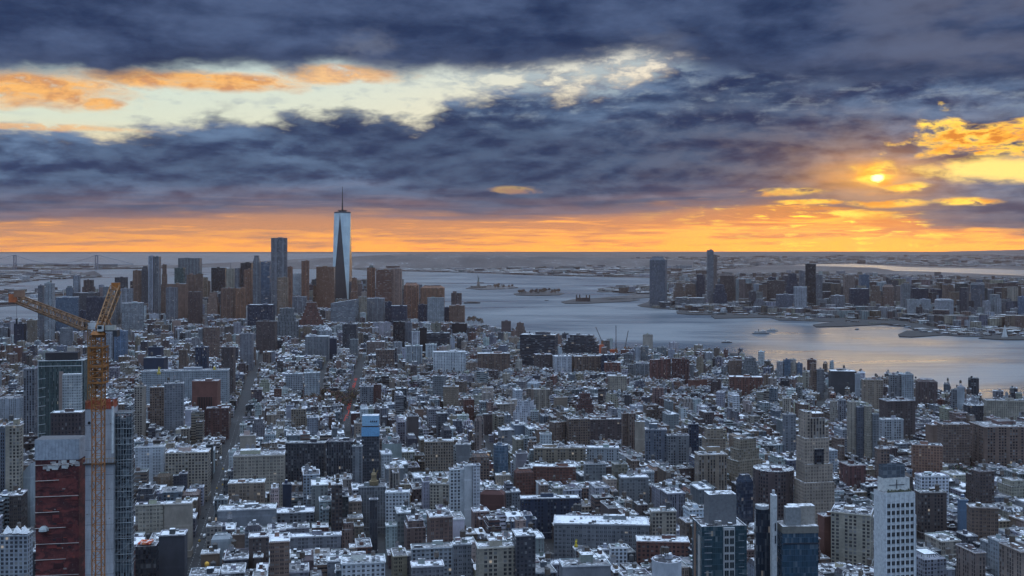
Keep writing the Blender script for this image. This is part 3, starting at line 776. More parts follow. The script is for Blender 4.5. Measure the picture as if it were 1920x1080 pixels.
def block(get, cx, cy, w, d, th, h, tint, grid, rg, lv=1, snow=0.5, force='', glass=0.0, z0=1.5):
    """one building: walls, cornice, parapet, roof and what stands on it"""
    wt = (*tint, glass); rt = rg.choice([(.05, .05, .06), (.09, .09, .1), (.14, .14, .15), (.22, .22, .23)])
    ring = rect(cx, cy, w, d, th); W = get('wall'); cop = (*jit((.42, .43, .46), rg, .25), 0.45)
    if 'round' in force: ring = ngon(cx, cy, 0.5 * max(w, d) * 1.0, 14, th, 1.0)
    shape = force.split()
    if 'tiers' in shape or 'set' in shape:
        n = 3 if 'set' in shape else 4; k = 1.0; za = z0; hs = [.62, .82, 1.0] if n == 3 else [.55, .72, .87, 1.0]
        for i, f in enumerate(hs):
            zb = h * f; r = scale_ring(ring, k); W.prism(r, za, zb, wt, grid, base=z0); top(get, r, zb, cop, (*rt, snow)); za = zb - 0.9; kk = k; k *= (.80 if n == 3 else .86)
        clutter(get, cx, cy, w * kk, d * kk, th, h, tint, rg, lv, force); return
    if 'pyrset' in shape:
        k = 1.0; za = z0
        for i in range(6):
            zb = h * (.45 + .11 * i); r = scale_ring(ring, k); W.prism(r, za, zb, wt, grid, base=z0); top(get, r, zb, cop, (*rt, .35)); za = zb - .9; k *= .84
        return
    if 'cham' in shape or 'cham2' in shape:
        f, k = (.90, .62) if 'cham' in shape else (.93, .70)
        W.prism(ring, z0, h * f, wt, grid, base=z0); r = scale_ring(ring, k)
        W.prism(ring, h * f, h * (1 - (1 - f) * .2), wt, grid, ring1=r, base=z0); W.prism(r, h * (1 - (1 - f) * .2), h, wt, grid, base=z0)
        top(get, r, h, cop, (*rt, snow)); return
    if 'pyr' in shape:
        W.prism(ring, z0, h * .72, wt, grid, base=z0); R_ = get('roof'); o = scale_ring(ring, 1.03)
        for i in range(4):
            j = (i + 1) % 4; R_.face([(*o[i], h * .72), (*o[j], h * .72), (cx, cy, h)], 'r', (.12, .13, .15, .45))
        R_.face([(*p, h * .72) for p in reversed(o)], 'p', (.1, .1, .1)); return
    if 'dome' in shape:
        W.prism(ring, z0, h * .95, wt, grid, base=z0); top(get, ring, h * .95, cop, (*rt, snow)); D_ = get('dome'); R0 = min(w, d) * .42
        for i in range(5):
            a0, a1 = i * math.pi / 10, (i + 1) * math.pi / 10
            D_.prism(ngon(cx, cy, R0 * math.cos(a0), 12), h * .95 - 1 + h * .05 * math.sin(a0) * 1.2, h * .95 - 1 + h * .05 * math.sin(a1) * 1.2, (.07, .08, .08), mat='p', ring1=ngon(cx, cy, max(.2, R0 * math.cos(a1)), 12))
        return
    if 'slant' in shape:
        hl = h * .86; a, b_, c, e = ring; W.face([(*a, z0), (*b_, z0), (*b_, h), (*a, hl)], 'f', wt, grid, [(0, 0), (w, 0), (w, h), (0, hl)])
        W.face([(*b_, z0), (*c, z0), (*c, h), (*b_, h)], 'f', wt, grid, [(0, 0), (d, 0), (d, h), (0, h)]); W.face([(*c, z0), (*e, z0), (*e, hl), (*c, h)], 'f', wt, grid, [(0, 0), (w, 0), (w, hl), (0, h)])
        W.face([(*e, z0), (*a, z0), (*a, hl), (*e, hl)], 'f', wt, grid, [(0, 0), (d, 0), (d, hl), (0, hl)]); get('roof').face([(*a, hl + .01), (*b_, h + .01), (*c, h + .01), (*e, hl + .01)], 'r', (.3, .32, .35, .55)); return
    if 'ell' in shape and w > 7 and d > 9:      # street block with a lower or higher rear wing: leaves a court open
        c, s_ = math.cos(th), math.sin(th); f = rg.uniform(.5, .68); sgn = rg.choice([-1, 1]); o1 = -d / 2 + d * f / 2 if sgn > 0 else d / 2 - d * f / 2
        block(get, cx - o1 * s_, cy + o1 * c, w, d * f - .05, th, h, tint, grid, rg, lv, snow, '', glass, z0)
        wf = rg.uniform(.4, .62); a = (w - w * wf) / 2 * rg.choice([-1, 0, 1]); o2 = (d / 2 - d * (1 - f) / 2) * sgn
        block(get, cx + a * c - o2 * s_, cy + a * s_ + o2 * c, w * wf, d * (1 - f) - .05, th, h * rg.uniform(.7, .97), tuple(x * .8 for x in tint), grid, rg, min(lv, 1), snow, '', glass, z0); return
    if 'back' in shape:     # one or two storeys set back on the roof
        W.prism(ring, z0, h - 6, wt, grid, base=z0); top(get, ring, h - 6, cop, (*rt, snow)); r = inset(ring, min(w, d) * .14); W.prism(r, h - 6.9, h, wt, grid, base=z0); top(get, r, h, cop, (*rt, snow)); clutter(get, cx, cy, w * .6, d * .6, th, h, tint, rg, lv); return
    if 'mans' in shape:
        W.prism(ring, z0, h - 4, wt, grid, base=z0); r = inset(ring, 2.2); get('roof').prism(scale_ring(ring, 1.01), h - 4, h, (.06, .06, .075, .45), mat='r', ring1=r, cap='r', captint=(*rt, snow)); clutter(get, cx, cy, w * .7, d * .7, th, h + .9, tint, rg, min(lv, 1)); return
    W.prism(ring, z0, h, wt, grid, base=z0); top(get, ring, h, cop, (*rt, snow))
    if lv > 0 and grid[2] < .9 and 'round' not in force and h > 10:   # projecting cornice and a string course on the street fronts
        ct = tuple(min(.8, x * 1.35 + .03) for x in tint); e = 0.55
        K_ = get('cornice'); rr = rect(cx, cy, w + 2 * e, d + 2 * e, th); K_.prism(rr, h - 1.5, h - .55, ct, mat='p')
        K_.face([(*p, h - 1.5) for p in reversed(rr)], 'p', ct)
        for i in range(4):
            j = (i + 1) % 4; K_.face([(*rr[i], h - .55), (*rr[j], h - .55), (*ring[j], h - .55), (*ring[i], h - .55)], 'r', (.3, .31, .33, .62))
        if lv > 1:
            K_ = get('string_course'); rr = rect(cx, cy, w + .5, d + .5, th); K_.prism(rr, 8.4, 9.2, ct, mat='p'); 
            for i in range(4):
                j = (i + 1) % 4; K_.face([(*rr[i], 9.2), (*rr[j], 9.2), (*ring[j], 9.2), (*ring[i], 9.2)], 'r', (.3, .31, .33, .6))
    clutter(get, cx, cy, w, d, th, h, tint, rg, lv, force)
PARTS_LABEL = {}
class Parts:
    """hands out one mesh per part of a building, then builds them under its Empty"""
    def __init__(s): s.d = {}
    def __call__(s, k): return s.d.setdefault(k, M())
    def build(s, root):
        for k, m in s.d.items(): m.build(k.split('#')[0], root)
# --- read the table
FOOT = []    # footprints already taken: cx, cy, w, d, th
TR = []
for ln in TRACED.strip().splitlines():
    q = ln.split('|'); x0, x1, yt, yb, d = map(float, q[:5]); st, ck, op, lab = q[5:]
    if not d: d = 602375 / (yb - Y0)
    th = TH0; rat = 0.75; words_ = []
    for w_ in op.split():
        if w_[0] == 'a' and w_[1:].lstrip('-').isdigit(): th = math.radians(float(w_[1:]))
        elif w_[0] == 'r' and w_[1:].replace('.', '').isdigit(): rat = float(w_[1:])
        else: words_.append(w_)
    tb = ((x0 + x1) / 2 - 960) / F; cu_ = abs(math.cos(th) - tb * math.sin(th)); cv_ = abs(math.sin(th) + tb * math.cos(th))
    if 'round' in words_: w = (x1 - x0) * d / F; dd = w
    else: w = (x1 - x0) * d / F / (cu_ + rat * cv_); dd = w * rat
    h = zat(yt, d); cy = d + dd * .5 * math.cos(th) * .5; cx = xat((x0 + x1) / 2, cy)
    TR.append(dict(x0=x0, x1=x1, yt=yt, yb=yb, d=d, st=st, ck=ck, op=' '.join(words_), lab=lab, th=th, w=w, dd=dd, h=h, cx=cx, cy=cy))
    FOOT.append((cx, cy, w, dd, th))
for i, t_ in enumerate(TR):
    r = random.Random(100 + i); g = GRIDS[t_['st']]; far_ = t_['d'] > 3000
    k = 1.3 if far_ else 1.0
    grid_ = (g[0] * k * r.uniform(.9, 1.15), g[1] * (1.15 if far_ else 1.0) * r.uniform(.95, 1.1), g[2] * r.uniform(.92, 1.08) if g[2] < .9 else g[2], g[3])
    kd_ = 'tower' if t_['h'] > 88 else 'building'; root = thing(kd_, t_['lab'], kd_, (t_['cx'], t_['cy'], 2.0)); P_ = Parts(); op = t_['op']
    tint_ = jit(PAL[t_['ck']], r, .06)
    if t_['d'] > 3950 and t_['ck'] in ('ob', 'br', 'tn', 'pk', 'bb', 'rd'): tint_ = (tint_[0] * 1.08, tint_[1] * .96, tint_[2] * .88)  # facades tinted warmer here for the orange glare on the deck glass
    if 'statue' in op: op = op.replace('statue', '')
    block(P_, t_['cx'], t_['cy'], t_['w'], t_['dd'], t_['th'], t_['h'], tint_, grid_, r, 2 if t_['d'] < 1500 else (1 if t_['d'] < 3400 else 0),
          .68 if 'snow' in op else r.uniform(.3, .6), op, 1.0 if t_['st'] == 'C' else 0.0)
    if 'ant' in op.split(): P_('antenna').bar((t_['cx'], t_['cy'], t_['h'] - 1), (t_['cx'], t_['cy'], t_['h'] + 26), .9, 'p', (.06, .06, .07), 6)
    if 'slot' in op.split():
        c, s_ = math.cos(t_['th']), math.sin(t_['th']); A = P_('window_slot')
        for kx in range(-4, 5):
            lx = kx * t_['w'] * .065; ly = -t_['dd'] / 2 - .3
            A.box(t_['cx'] + lx * c - ly * s_, t_['cy'] + lx * s_ + ly * c, 6, t_['h'] * .72, t_['w'] * .035, .8, t_['th'], (.012, .014, .02), mat='p', cap='p')
    if 'tent' in op.split():
        for kx in (-.25, .1, .38):
            T = P_('roof_tent'); x = t_['cx'] + kx * t_['w']; y = t_['cy'] - 4; r5 = t_['w'] * .16
            for a in range(4):
                p0, p1 = rect(x, y, r5 * 2, r5 * 1.6, .3)[a], rect(x, y, r5 * 2, r5 * 1.6, .3)[(a + 1) % 4]; T.face([(*p0, t_['h'] + 1), (*p1, t_['h'] + 1), (x, y, t_['h'] + 7)], 'p', (.8, .82, .85))
    P_.build(root); root['nick'] = 1; del root['nick']
# ------------------------------------------------------------------ landmark buildings with their own shapes
def foot(cx, cy, w, d, th): FOOT.append((cx, cy, w, d, th))
def occl(x0, x1, yt, yb, d, lab): TR.append(dict(x0=x0, x1=x1, yt=yt, yb=yb, d=d, lab=lab))
# --- the tapering glass skyscraper: square base turning into a square turned by 45 degrees at the roof
def glass_spire():
    d = 4700.0; cx = xat(642, d); s_ = 38.0; zb, zt = 9.0, zat(400, d); th = math.radians(-7)
    root = thing('skyscraper', 'tallest glass skyscraper with tapering facets and an antenna mast', 'skyscraper', (cx, d, 2)); W = M(); B = M(); R_ = M()
    bs = rect(cx, d, 2 * s_, 2 * s_, th); ts = [((bs[i][0] + bs[(i + 1) % 4][0]) / 2, (bs[i][1] + bs[(i + 1) % 4][1]) / 2) for i in range(4)]
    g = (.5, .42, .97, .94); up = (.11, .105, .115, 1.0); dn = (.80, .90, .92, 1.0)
    B.prism(bs, 2, zb, (.20, .22, .24, 1.0), (.4, .4, .8, .8))
    for i in range(4):
        j = (i + 1) % 4
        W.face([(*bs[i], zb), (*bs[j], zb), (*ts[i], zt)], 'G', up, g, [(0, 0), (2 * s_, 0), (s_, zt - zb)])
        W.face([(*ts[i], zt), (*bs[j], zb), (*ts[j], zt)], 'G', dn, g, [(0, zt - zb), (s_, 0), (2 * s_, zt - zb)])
    B.build('base', root); W.build('glass_facade', root)
    R_.prism(scale_ring(ts, .99), zt, zt + 7, (.12, .13, .15, 0), mat='p', cap='r', captint=(.1, .1, .12, .2)); R_.build('parapet', root)
    rr = M(); rr.prism(ngon(cx, d, 17, 16), zt + 7, zt + 11, (.05, .05, .06), mat='p', cap='p', captint=(.05, .05, .06)); rr.prism(ngon(cx, d, 21, 16), zt + 12.5, zt + 14.5, (.05, .05, .06), mat='p', cap='p', captint=(.05, .05, .06))
    for a in range(8): rr.bar((cx + 20 * math.cos(a * .785), d + 20 * math.sin(a * .785), zt + 4), (cx + 20 * math.cos(a * .785), d + 20 * math.sin(a * .785), zt + 15), .7, 'p', (.05, .05, .06))
    rr.build('antenna_ring', root)
    m_ = M(); z1 = zat(350, d); seg = 9
    for i in range(seg):
        za, zc = zt + 8 + (z1 - zt - 8) * i / seg, zt + 8 + (z1 - zt - 8) * (i + 1) / seg; r = 3.4 * (1 - i / (seg + 2.0))
        m_.prism(ngon(cx, d, r, 8), za, zc, (.07, .07, .08), mat='p', cap='p', captint=(.07, .07, .08)); m_.prism(ngon(cx, d, r * 1.45, 8), zc - 2.0, zc - .8, (.05, .05, .06), mat='p', cap='p', captint=(.05, .05, .06))
    m_.build('mast', root); foot(cx, d, 80, 80, th); occl(627, 658, 400, 562, d, root['label'])
m_gl, t, b = new_mat('facet_glass')
tint, ta = attr('tint'); grid, ga = attr('grid'); uvn = t.nodes.new('ShaderNodeUVMap'); uvn.uv_map = 'UVMap'; U, V, _ = sep(S(uvn.outputs[0]))
gl_ = ((V / 4.2).frac()).lt(.12); gm_ = ((U / 3.0).frac()).lt(.08); vn = noise(vec(U * .03, V * .02, 0.0), 1.0, 3, .5)
band_ = white(vec((V / 42.0).floor(), 1.0, 2.0))
plug(mixc(gl_.max(gm_) * .35 + band_ * .10, mixc(vn.sm(.35, .65), tint, mixc(1.0, tint, (.80, .84, .88), 'MULTIPLY')), (.05, .06, .07)), b, 'Base Color'); b.inputs['Roughness'].default_value = .22; b.inputs['Metallic'].default_value = .25
MATS['G'] = m_gl
glass_spire()
def local(cx, cy, th):
    c, s_ = math.cos(th), math.sin(th); return lambda a, b_: (cx + a * c - b_ * s_, cy + a * s_ + b_ * c)
WIN_MESH = {}
def windows(root, cx, cy, th, face_w, y_off, cols, rows, z0, z1, ww, wh, name='window', glass=(.012, .016, .024), limit=96, side=None, frame=None):
    """recessed-looking real windows: a frame, a pane set back in it; each a copy of one mesh"""
    key = (round(ww, 2), round(wh, 2), glass, frame)
    if key not in WIN_MESH:
        fm, pm = M(), M(); fr = frame or (.30, .31, .33); t_ = .14
        for (a0, a1, b0, b1) in ((-ww / 2, ww / 2, -wh / 2, -wh / 2 + t_), (-ww / 2, ww / 2, wh / 2 - t_, wh / 2), (-ww / 2, -ww / 2 + t_, -wh / 2 + t_, wh / 2 - t_), (ww / 2 - t_, ww / 2, -wh / 2 + t_, wh / 2 - t_), (-t_ / 3, t_ / 3, -wh / 2 + t_, wh / 2 - t_)):
            fm.prism([(a0, -.22), (a1, -.22), (a1, -.02), (a0, -.02)], b0, b1, fr, mat='p', cap='p', captint=fr)
        pm.face([(-ww / 2 + t_, -.10, -wh / 2 + t_), (ww / 2 - t_, -.10, -wh / 2 + t_), (ww / 2 - t_, -.10, wh / 2 - t_), (-ww / 2 + t_, -.10, wh / 2 - t_)], 'G', (*glass, 1.0))
        f = fm.build('window'); p = pm.build('pane'); WIN_MESH[key] = (f.data, p.data)
        bpy.data.objects.remove(f); bpy.data.objects.remove(p)
    fd, pd = WIN_MESH[key]; L = local(cx, cy, th); n = 0
    for j in range(rows):
        for i in range(cols):
            a = -face_w / 2 + face_w * (i + .5) / cols; x, y = L(a, y_off) if side is None else L(side, a)
            z = z1 - (z1 - z0) * (j + .5) / rows; n += 1
            if n > limit: return
            for nm, dt in (('window', fd),):
                o = bpy.data.objects.new(nm, dt); COL.objects.link(o); o.parent = root; o.location = Vector((x, y, z)) - root.location; o.rotation_euler = (0, 0, th if side is None else th + (math.pi / 2 if side > 0 else -math.pi / 2))
                q = bpy.data.objects.new('pane', pd); COL.objects.link(q); q.parent = o
def fit(x0, x1, d, th, rat):
    tb = ((x0 + x1) / 2 - 960) / F; cu_ = abs(math.cos(th) - tb * math.sin(th)); cv_ = abs(math.sin(th) + tb * math.cos(th))
    w = (x1 - x0) * d / F / (cu_ + rat * cv_); return w, w * rat, xat((x0 + x1) / 2, d + w * rat * .25), d + w * rat * .25
def hero(x0, x1, yt, d, th, rat, label, cat='tower', yb=1200, name='tower'):
    w, dd, cx, cy = fit(x0, x1, d, th, rat); h = zat(yt, d); foot(cx, cy, w + 3, dd + 3, th); occl(x0, x1, yt, yb, d, label)
    return thing(name, label, cat, (cx, cy, 2)), w, dd, cx, cy, h
# --- white tower with six columns of windows
def white_tower():
    th = math.radians(11.45); root, w, dd, cx, cy, h = hero(1638, 1714, 921, 560, th, .55, 'white residential tower with six columns of dark windows')
    L = local(cx, cy, th); W = M(); c = (.66, .68, .70)
    W.box(cx, cy, 2, h, w, dd, th, c, GRIDS['K'], mat='p', cap='r', captint=(.16, .16, .17, .35)); W.build('wall', root)
    fw = w * .92; fx = w * .04; xx, yy_ = L(fx, 0)
    windows(root, xx, yy_, th, fw, -dd / 2 - .02, 6, 16, h - 66, h - 5, 1.9, 2.3, limit=96)
    # beyond the hundred that show largest: the lower rows as one part
    Z = M()
    for j in range(12):
        for i in range(6):
            a = fx - fw / 2 + fw * (i + .5) / 6; x, y = L(a, -dd / 2 - .06); Z.box(x, y, h - 66 - 3.81 * (j + .5) - 1.1, h - 66 - 3.81 * (j + .5) + 1.1, 1.8, .2, th, (.014, .018, .026), mat='p', cap='p')
    o = Z.build('lower_windows', root); o['kind'] = 'stuff'
    p = M()                                   # vertical piers between the columns
    for i in range(7):
        a = fx - fw / 2 + fw * i / 6; x, y = L(a, -dd / 2 - .2); p.box(x, y, 2, h - .6, .7, .4, th, (.72, .74, .77), mat='p', cap='p')
    p.build('pier', root)
    q = M(); x, y = L(w * .03, dd * .12); hp = zat(897, 560); q.box(x, y, h, hp, w * .86, dd * .6, th, (.70, .70, .68), GRIDS['K'], mat='p', captint=(.2, .2, .2, .4)); q.build('penthouse', root)
    q = M(); x2, y2 = L(w * .03, dd * .12 - dd * .31); q.box(x2, y2, h + 3.1, h + 3.4, w * .5, .3, th, (.03, .03, .04), mat='p', cap='p'); q.box(x2, y2, h + 1.2, hp - .8, .35, .3, th, (.03, .03, .04), mat='p', cap='p'); q.build('slot', root)
    s3 = M(); x, y = L(-w * .02, dd * .16); hs = zat(873, 560); s3.prism(rect(x, y, w * .72, dd * .45, th), hp, hs, (.16, .19, .23, 1.0), (.28, .22, .9, .9)); s3.build('screen', root)
    s3 = M(); s3.box(x, y, hp, hs - 2.0, w * .5, dd * .3, th, (.3, .31, .33), mat='p'); s3.build('bulkhead', root)
    s3 = M(); r = random.Random(2)
    for k in range(14):
        x, y = L(fx - w * .36 + w * .72 * k / 13, -dd * .42); s3.prism(ngon(x, y, r.uniform(.6, .95), 6), h, h + r.uniform(.8, 1.6), (.05, .055, .04), mat='l', ring1=ngon(x, y, .3, 6), cap='l', captint=(.05, .055, .04))
    s3.build('roof_planting', root)
    s3 = M(); x, y = L(w / 2 + 1.2, dd * .1); s3.box(x, y, 2, zat(967, 560), 2.6, dd * .8, th, (.62, .64, .66), GRIDS['P']); s3.build('wing', root)
white_tower()
# --- dark teal glass tower with a light window bay
def teal_tower():
    th = math.radians(6); d = 600; root, w, dd, cx, cy, h = hero(1297, 1400, 982, d, th, .75, 'dark teal glass tower with a light framed window bay')
    L = local(cx, cy, th); W = M(); W.box(cx, cy, 2, h, w, dd, th, (.04, .10, .13, 1.0), (.13, .32, .94, .90), cap=None); W.build('glass_facade', root)
    R_ = Parts(); top(R_, rect(cx, cy, w, dd, th), h, (.35, .36, .38, .5), (.09, .09, .1, .5)); clutter(R_, cx, cy - dd * .3, w * .8, dd * .25, th, h, (.2, .2, .2), random.Random(4), 2)
    q = R_('bulkhead'); x, y = L(w * .03, dd * .05); q.box(x, y, h - 1, zat(928, d), w * .62, dd * .5, th, (.17, .175, .19), mat='p'); R_.build(root)
    bay = M(); x, y = L(w * .10, -dd / 2 - .35); bw = w * .25; bay.box(x, y, 2, h - .8, bw, .7, th, (.46, .46, .47), mat='p', captint=(.5, .5, .5, .6)); bay.build('window_bay', root)
    windows(root, x, y, th, bw * .94, -.38, 2, 12, h - 56, h - 1.6, bw * .40, 3.6, glass=(.02, .04, .05), frame=(.42, .42, .43), limit=24)
    s3 = M()
    for k in range(15):
        x, y = L(-w * .36, -dd / 2 - .12); z = h - 4 - k * 3.7; s3.box(x, y, z, z + .45, w * .16, .24, th, (.30, .33, .36), mat='p', cap='p')
        x, y = L(w * .38, -dd / 2 - .12); s3.box(x, y, z - 1, z - .6, w * .12, .24, th, (.22, .26, .29), mat='p', cap='p')
    s3.build('balcony_edge', root)
    s3 = M(); x, y = L(-w / 2 - .15, -dd * .25); s3.box(x, y, 2, h - 6, .3, dd * .22, th, (.46, .43, .40), mat='p', cap='p'); x, y = L(-w / 2 - .15, dd * .2); s3.box(x, y, 2, h - 1, .3, dd * .2, th, (.28, .17, .12), mat='p', cap='p'); s3.build('side_panel', root)
teal_tower()
def blue_tower():
    th = math.radians(3); d = 590; root, w, dd, cx, cy, h = hero(1455, 1534, 984, d, th, .6, 'blue glass hotel tower with a tan band along its roof')
    L = local(cx, cy, th); W = M(); W.box(cx, cy, 2, h - 4, w, dd, th, (.05, .12, .19, 1.0), (.12, .33, .95, .93), cap=None); W.build('glass_facade', root)
    s3 = M(); s3.box(cx, cy, h - 3.9, h, w + .4, dd + .4, th, (.20, .19, .17), mat='p', captint=(.2, .2, .21, .45)); s3.build('roof_band', root)
    s3 = M(); x, y = L(0, -dd / 2 - .1); s3.box(x, y, h - 10, h - 9.2, w * .98, .22, th, (.02, .03, .05), mat='p', cap='p'); s3.build('louvre_band', root)
    s3 = M(); x, y = L(w * .12, dd * .1); s3.box(x, y, h, zat(950, d), w * .72, dd * .5, th, (.34, .31, .28), mat='p', captint=(.3, .3, .3, .55)); s3.build('penthouse', root)
    s3 = M(); x, y = L(-w * .18, -dd * .22); s3.box(x, y, h, zat(948, d + 2), w * .42, dd * .34, th, (.26, .27, .28), mat='p', captint=(.3, .3, .3, .4)); s3.build('bulkhead', root)
    P_ = Parts(); clutter(P_, cx, cy, w * .9, dd * .9, th, h + .9, (.2, .2, .2), random.Random(9), 2); P_.build(root)
    th = math.radians(3); root, w, dd, cx, cy, h = hero(1444, 1457, 928, d, th, 1.6, 'narrow white concrete core beside the blue glass hotel')
    s3 = M(); s3.box(cx, cy, 2, h, w, dd, th, (.55, .56, .57), mat='p', captint=(.4, .4, .4, .6)); s3.build('wall', root); L = local(cx, cy, th)
    s3 = M()
    for z in (h - 20, h - 27): x, y = L(w * .15, -dd / 2 - .05); s3.box(x, y, z, z + 4.5, w * .3, .15, th, (.02, .03, .05), mat='p', cap='p')
    s3.build('window', root)
    s3 = M(); x, y = L(0, dd * .1); s3.box(x, y, h, h + 2.4, w * .5, dd * .3, th, (.4, .4, .42), mat='p'); s3.build('bulkhead', root)
    root, w, dd, cx, cy, h = hero(1414, 1444, 948, 600, math.radians(-6), 1.0, 'plain navy tower with a curved rim left of the white core')
    s3 = M(); s3.box(cx, cy, 2, h - 2, w, dd, math.radians(-6), (.02, .035, .06, 1.0), (.10, .36, .96, .96), cap=None); s3.build('glass_facade', root)
    s3 = M(); s3.prism(ngon(cx, cy, w * .48, 20), h - 2, h, (.4, .42, .45), mat='p', cap='r', captint=(.2, .2, .2, .5)); s3.build('roof', root)
blue_tower()
# --- brown stepped tower
def stepped_tower():
    th = math.radians(9); d = 1120; root, w, dd, cx, cy, h = hero(1491, 1562, 776, d, th, .8, 'tall tan setback tower with vertical dark window strips', yb=955)
    L = local(cx, cy, th); c = (.36, .29, .235); W = M(); g = (.30, .36, .5, .6); gs = (.34, .36, .56, .93)
    W.box(cx, cy, 2, zat(902, d), w * 1.10, dd, th, c, g); W.box(cx, cy, 2, zat(868, d), w * 1.0, dd * .92, th, c, g)
    x, y = L(-w * .07, 0); W.box(x, y, 2, zat(820, d), w * .86, dd * .84, th, c, g)
    W.build('wall', root); s3 = M()
    x, y = L(-w * .33, 0); s3.box(x, y, 2, zat(771, d), w * .22, dd * .7, th, c, (.5, .36, .28, .6)); s3.build('pier', root); s3 = M()
    x, y = L(w * .34, 0); s3.box(x, y, 2, zat(800, d), w * .15, dd * .66, th, c, (.5, .36, .28, .6)); s3.build('pier', root); s3 = M()
    x, y = L(-w * .02, 0); s3.box(x, y, 2, zat(783, d), w * .54, dd * .76, th, tuple(v * .85 for v in c), gs); s3.build('tower_shaft', root); s3 = M()
    x, y = L(w * .06, 0); s3.box(x, y, 2, zat(775, d), w * .40, dd * .5, th, (.16, .11, .09), (.3, .36, .3, .5), captint=(.5, .5, .5, .8)); s3.build('penthouse', root); s3 = M()
    x, y = L(w * .01, -dd * .40); s3.box(x, y, zat(868, d), zat(840, d), w * .34, dd * .12, th, (.05, .05, .06), (.25, .36, .9, .8)); s3.build('window_strip', root)
    s3 = M()
    for k in (-.40, -.28, .02, .22): x, y = L(w * k, -dd * .1); s3.bar((x, y, zat(776, d)), (x, y, zat(768, d)), .5, 'p', c)
    s3.build('finial', root)
stepped_tower()
# --- green glass block at the left
def green_block():
    th = math.radians(9); d = 1400; root, w, dd, cx, cy, h = hero(72, 170, 675, d, th, .6, 'dark green glass office block with thin white frame lines', yb=822, cat='building', name='building')
    L = local(cx, cy, th); W = M(); W.box(cx, cy, 2, h, w, dd, th, (.06, .10, .10, .6), (.17, .39, .62, .92), cap=None); W.build('glass_facade', root)
    P_ = Parts(); top(P_, rect(cx, cy, w, dd, th), h, (.5, .55, .55, .5), (.12, .13, .14, .4)); P_.build(root)
    s3 = M(); x, y = L(-w * .05, dd * .1); s3.box(x, y, h - 1, zat(662, d), w * .72, dd * .4, th, (.02, .022, .03), mat='p', captint=(.03, .03, .04, .1)); s3.build('penthouse', root)
    s3 = M(); y1 = -dd / 2 - .3
    def line(a, za, b_, zb, r=.45): p = L(a, y1); q = L(b_, y1); s3.bar((*p, za), (*q, zb), r, 'p', (.42, .46, .48))
    line(-w / 2, 3, -w / 2, h); line(w * .46, h - 22, w * .46, h); line(-w / 2, h, w / 2, h); line(-w / 2, h - 7, w * .46, h - 7)
    for k in range(7): line(-w / 2, h - 24 - 12 * k, -w * .34, h - 23 - 12 * k, .35)
    s3.build('frame_line', root)
    s3 = M(); x, y = L(w * .0, -dd / 2 - .4); s3.box(x, y, 2, h - 14, w * .09, .8, th, (.33, .25, .22), mat='p', cap='p'); s3.build('stone_strip', root)
    s3 = M(); x, y = L(w * .27, -dd / 2 - 5); s3.box(x, y, 2, h - 17, w * .40, 10, th, (.48, .50, .50), (.30, .36, .6, .6), captint=(.4, .4, .42, .6)); s3.build('annex', root)
    root, w, dd, cx, cy, h = hero(95, 160, 772, 1250, th, .5, 'roof garden block in front of the dark green office block', yb=822, cat='building', name='building')
    P_ = Parts(); block(P_, cx, cy, w, dd, th, h, (.07, .055, .06), (.4, .5, .4, .7), random.Random(3), 2, .8, 'snow'); P_.build(root)
green_block()
# --- slim blue-crowned tower
def crown_tower():
    th = math.radians(4); d = 1330; root, w, dd, cx, cy, h = hero(678, 712, 779, d, th, .7, 'dark gridded tower with a bright blue glass crown', yb=893)
    zc = zat(817, d); W = M(); W.box(cx, cy, 2, zc, w, dd, th, (.07, .08, .10), (.32, .36, .66, .66), cap=None); W.build('wall', root)
    s3 = M(); s3.box(cx, cy, zc, zat(800, d), w * 1.02, dd * 1.02, th, (.16, .38, .62), mat='p', cap='p', captint=(.05, .05, .07)); s3.build('crown', root)
    s3 = M(); s3.box(cx, cy, zat(800, d), zat(798, d), w * .9, dd * .9, th, (.03, .03, .04), mat='p', cap='p'); s3.build('slot', root)
    s3 = M(); s3.box(cx, cy + 1, zat(798, d), h, w * .96, dd * .96, th, (.28, .48, .66), mat='p', captint=(.4, .45, .5, .5)); s3.build('screen', root)
    s3 = M(); L = local(cx, cy + 1, th)
    for k in range(4): x, y = L(w * (.02 + .11 * k), -dd * .49); s3.box(x, y, zat(791, d), zat(788, d), w * .07, .4, th, (.03, .05, .08), mat='p', cap='p')
    s3.build('louvre', root)
crown_tower()
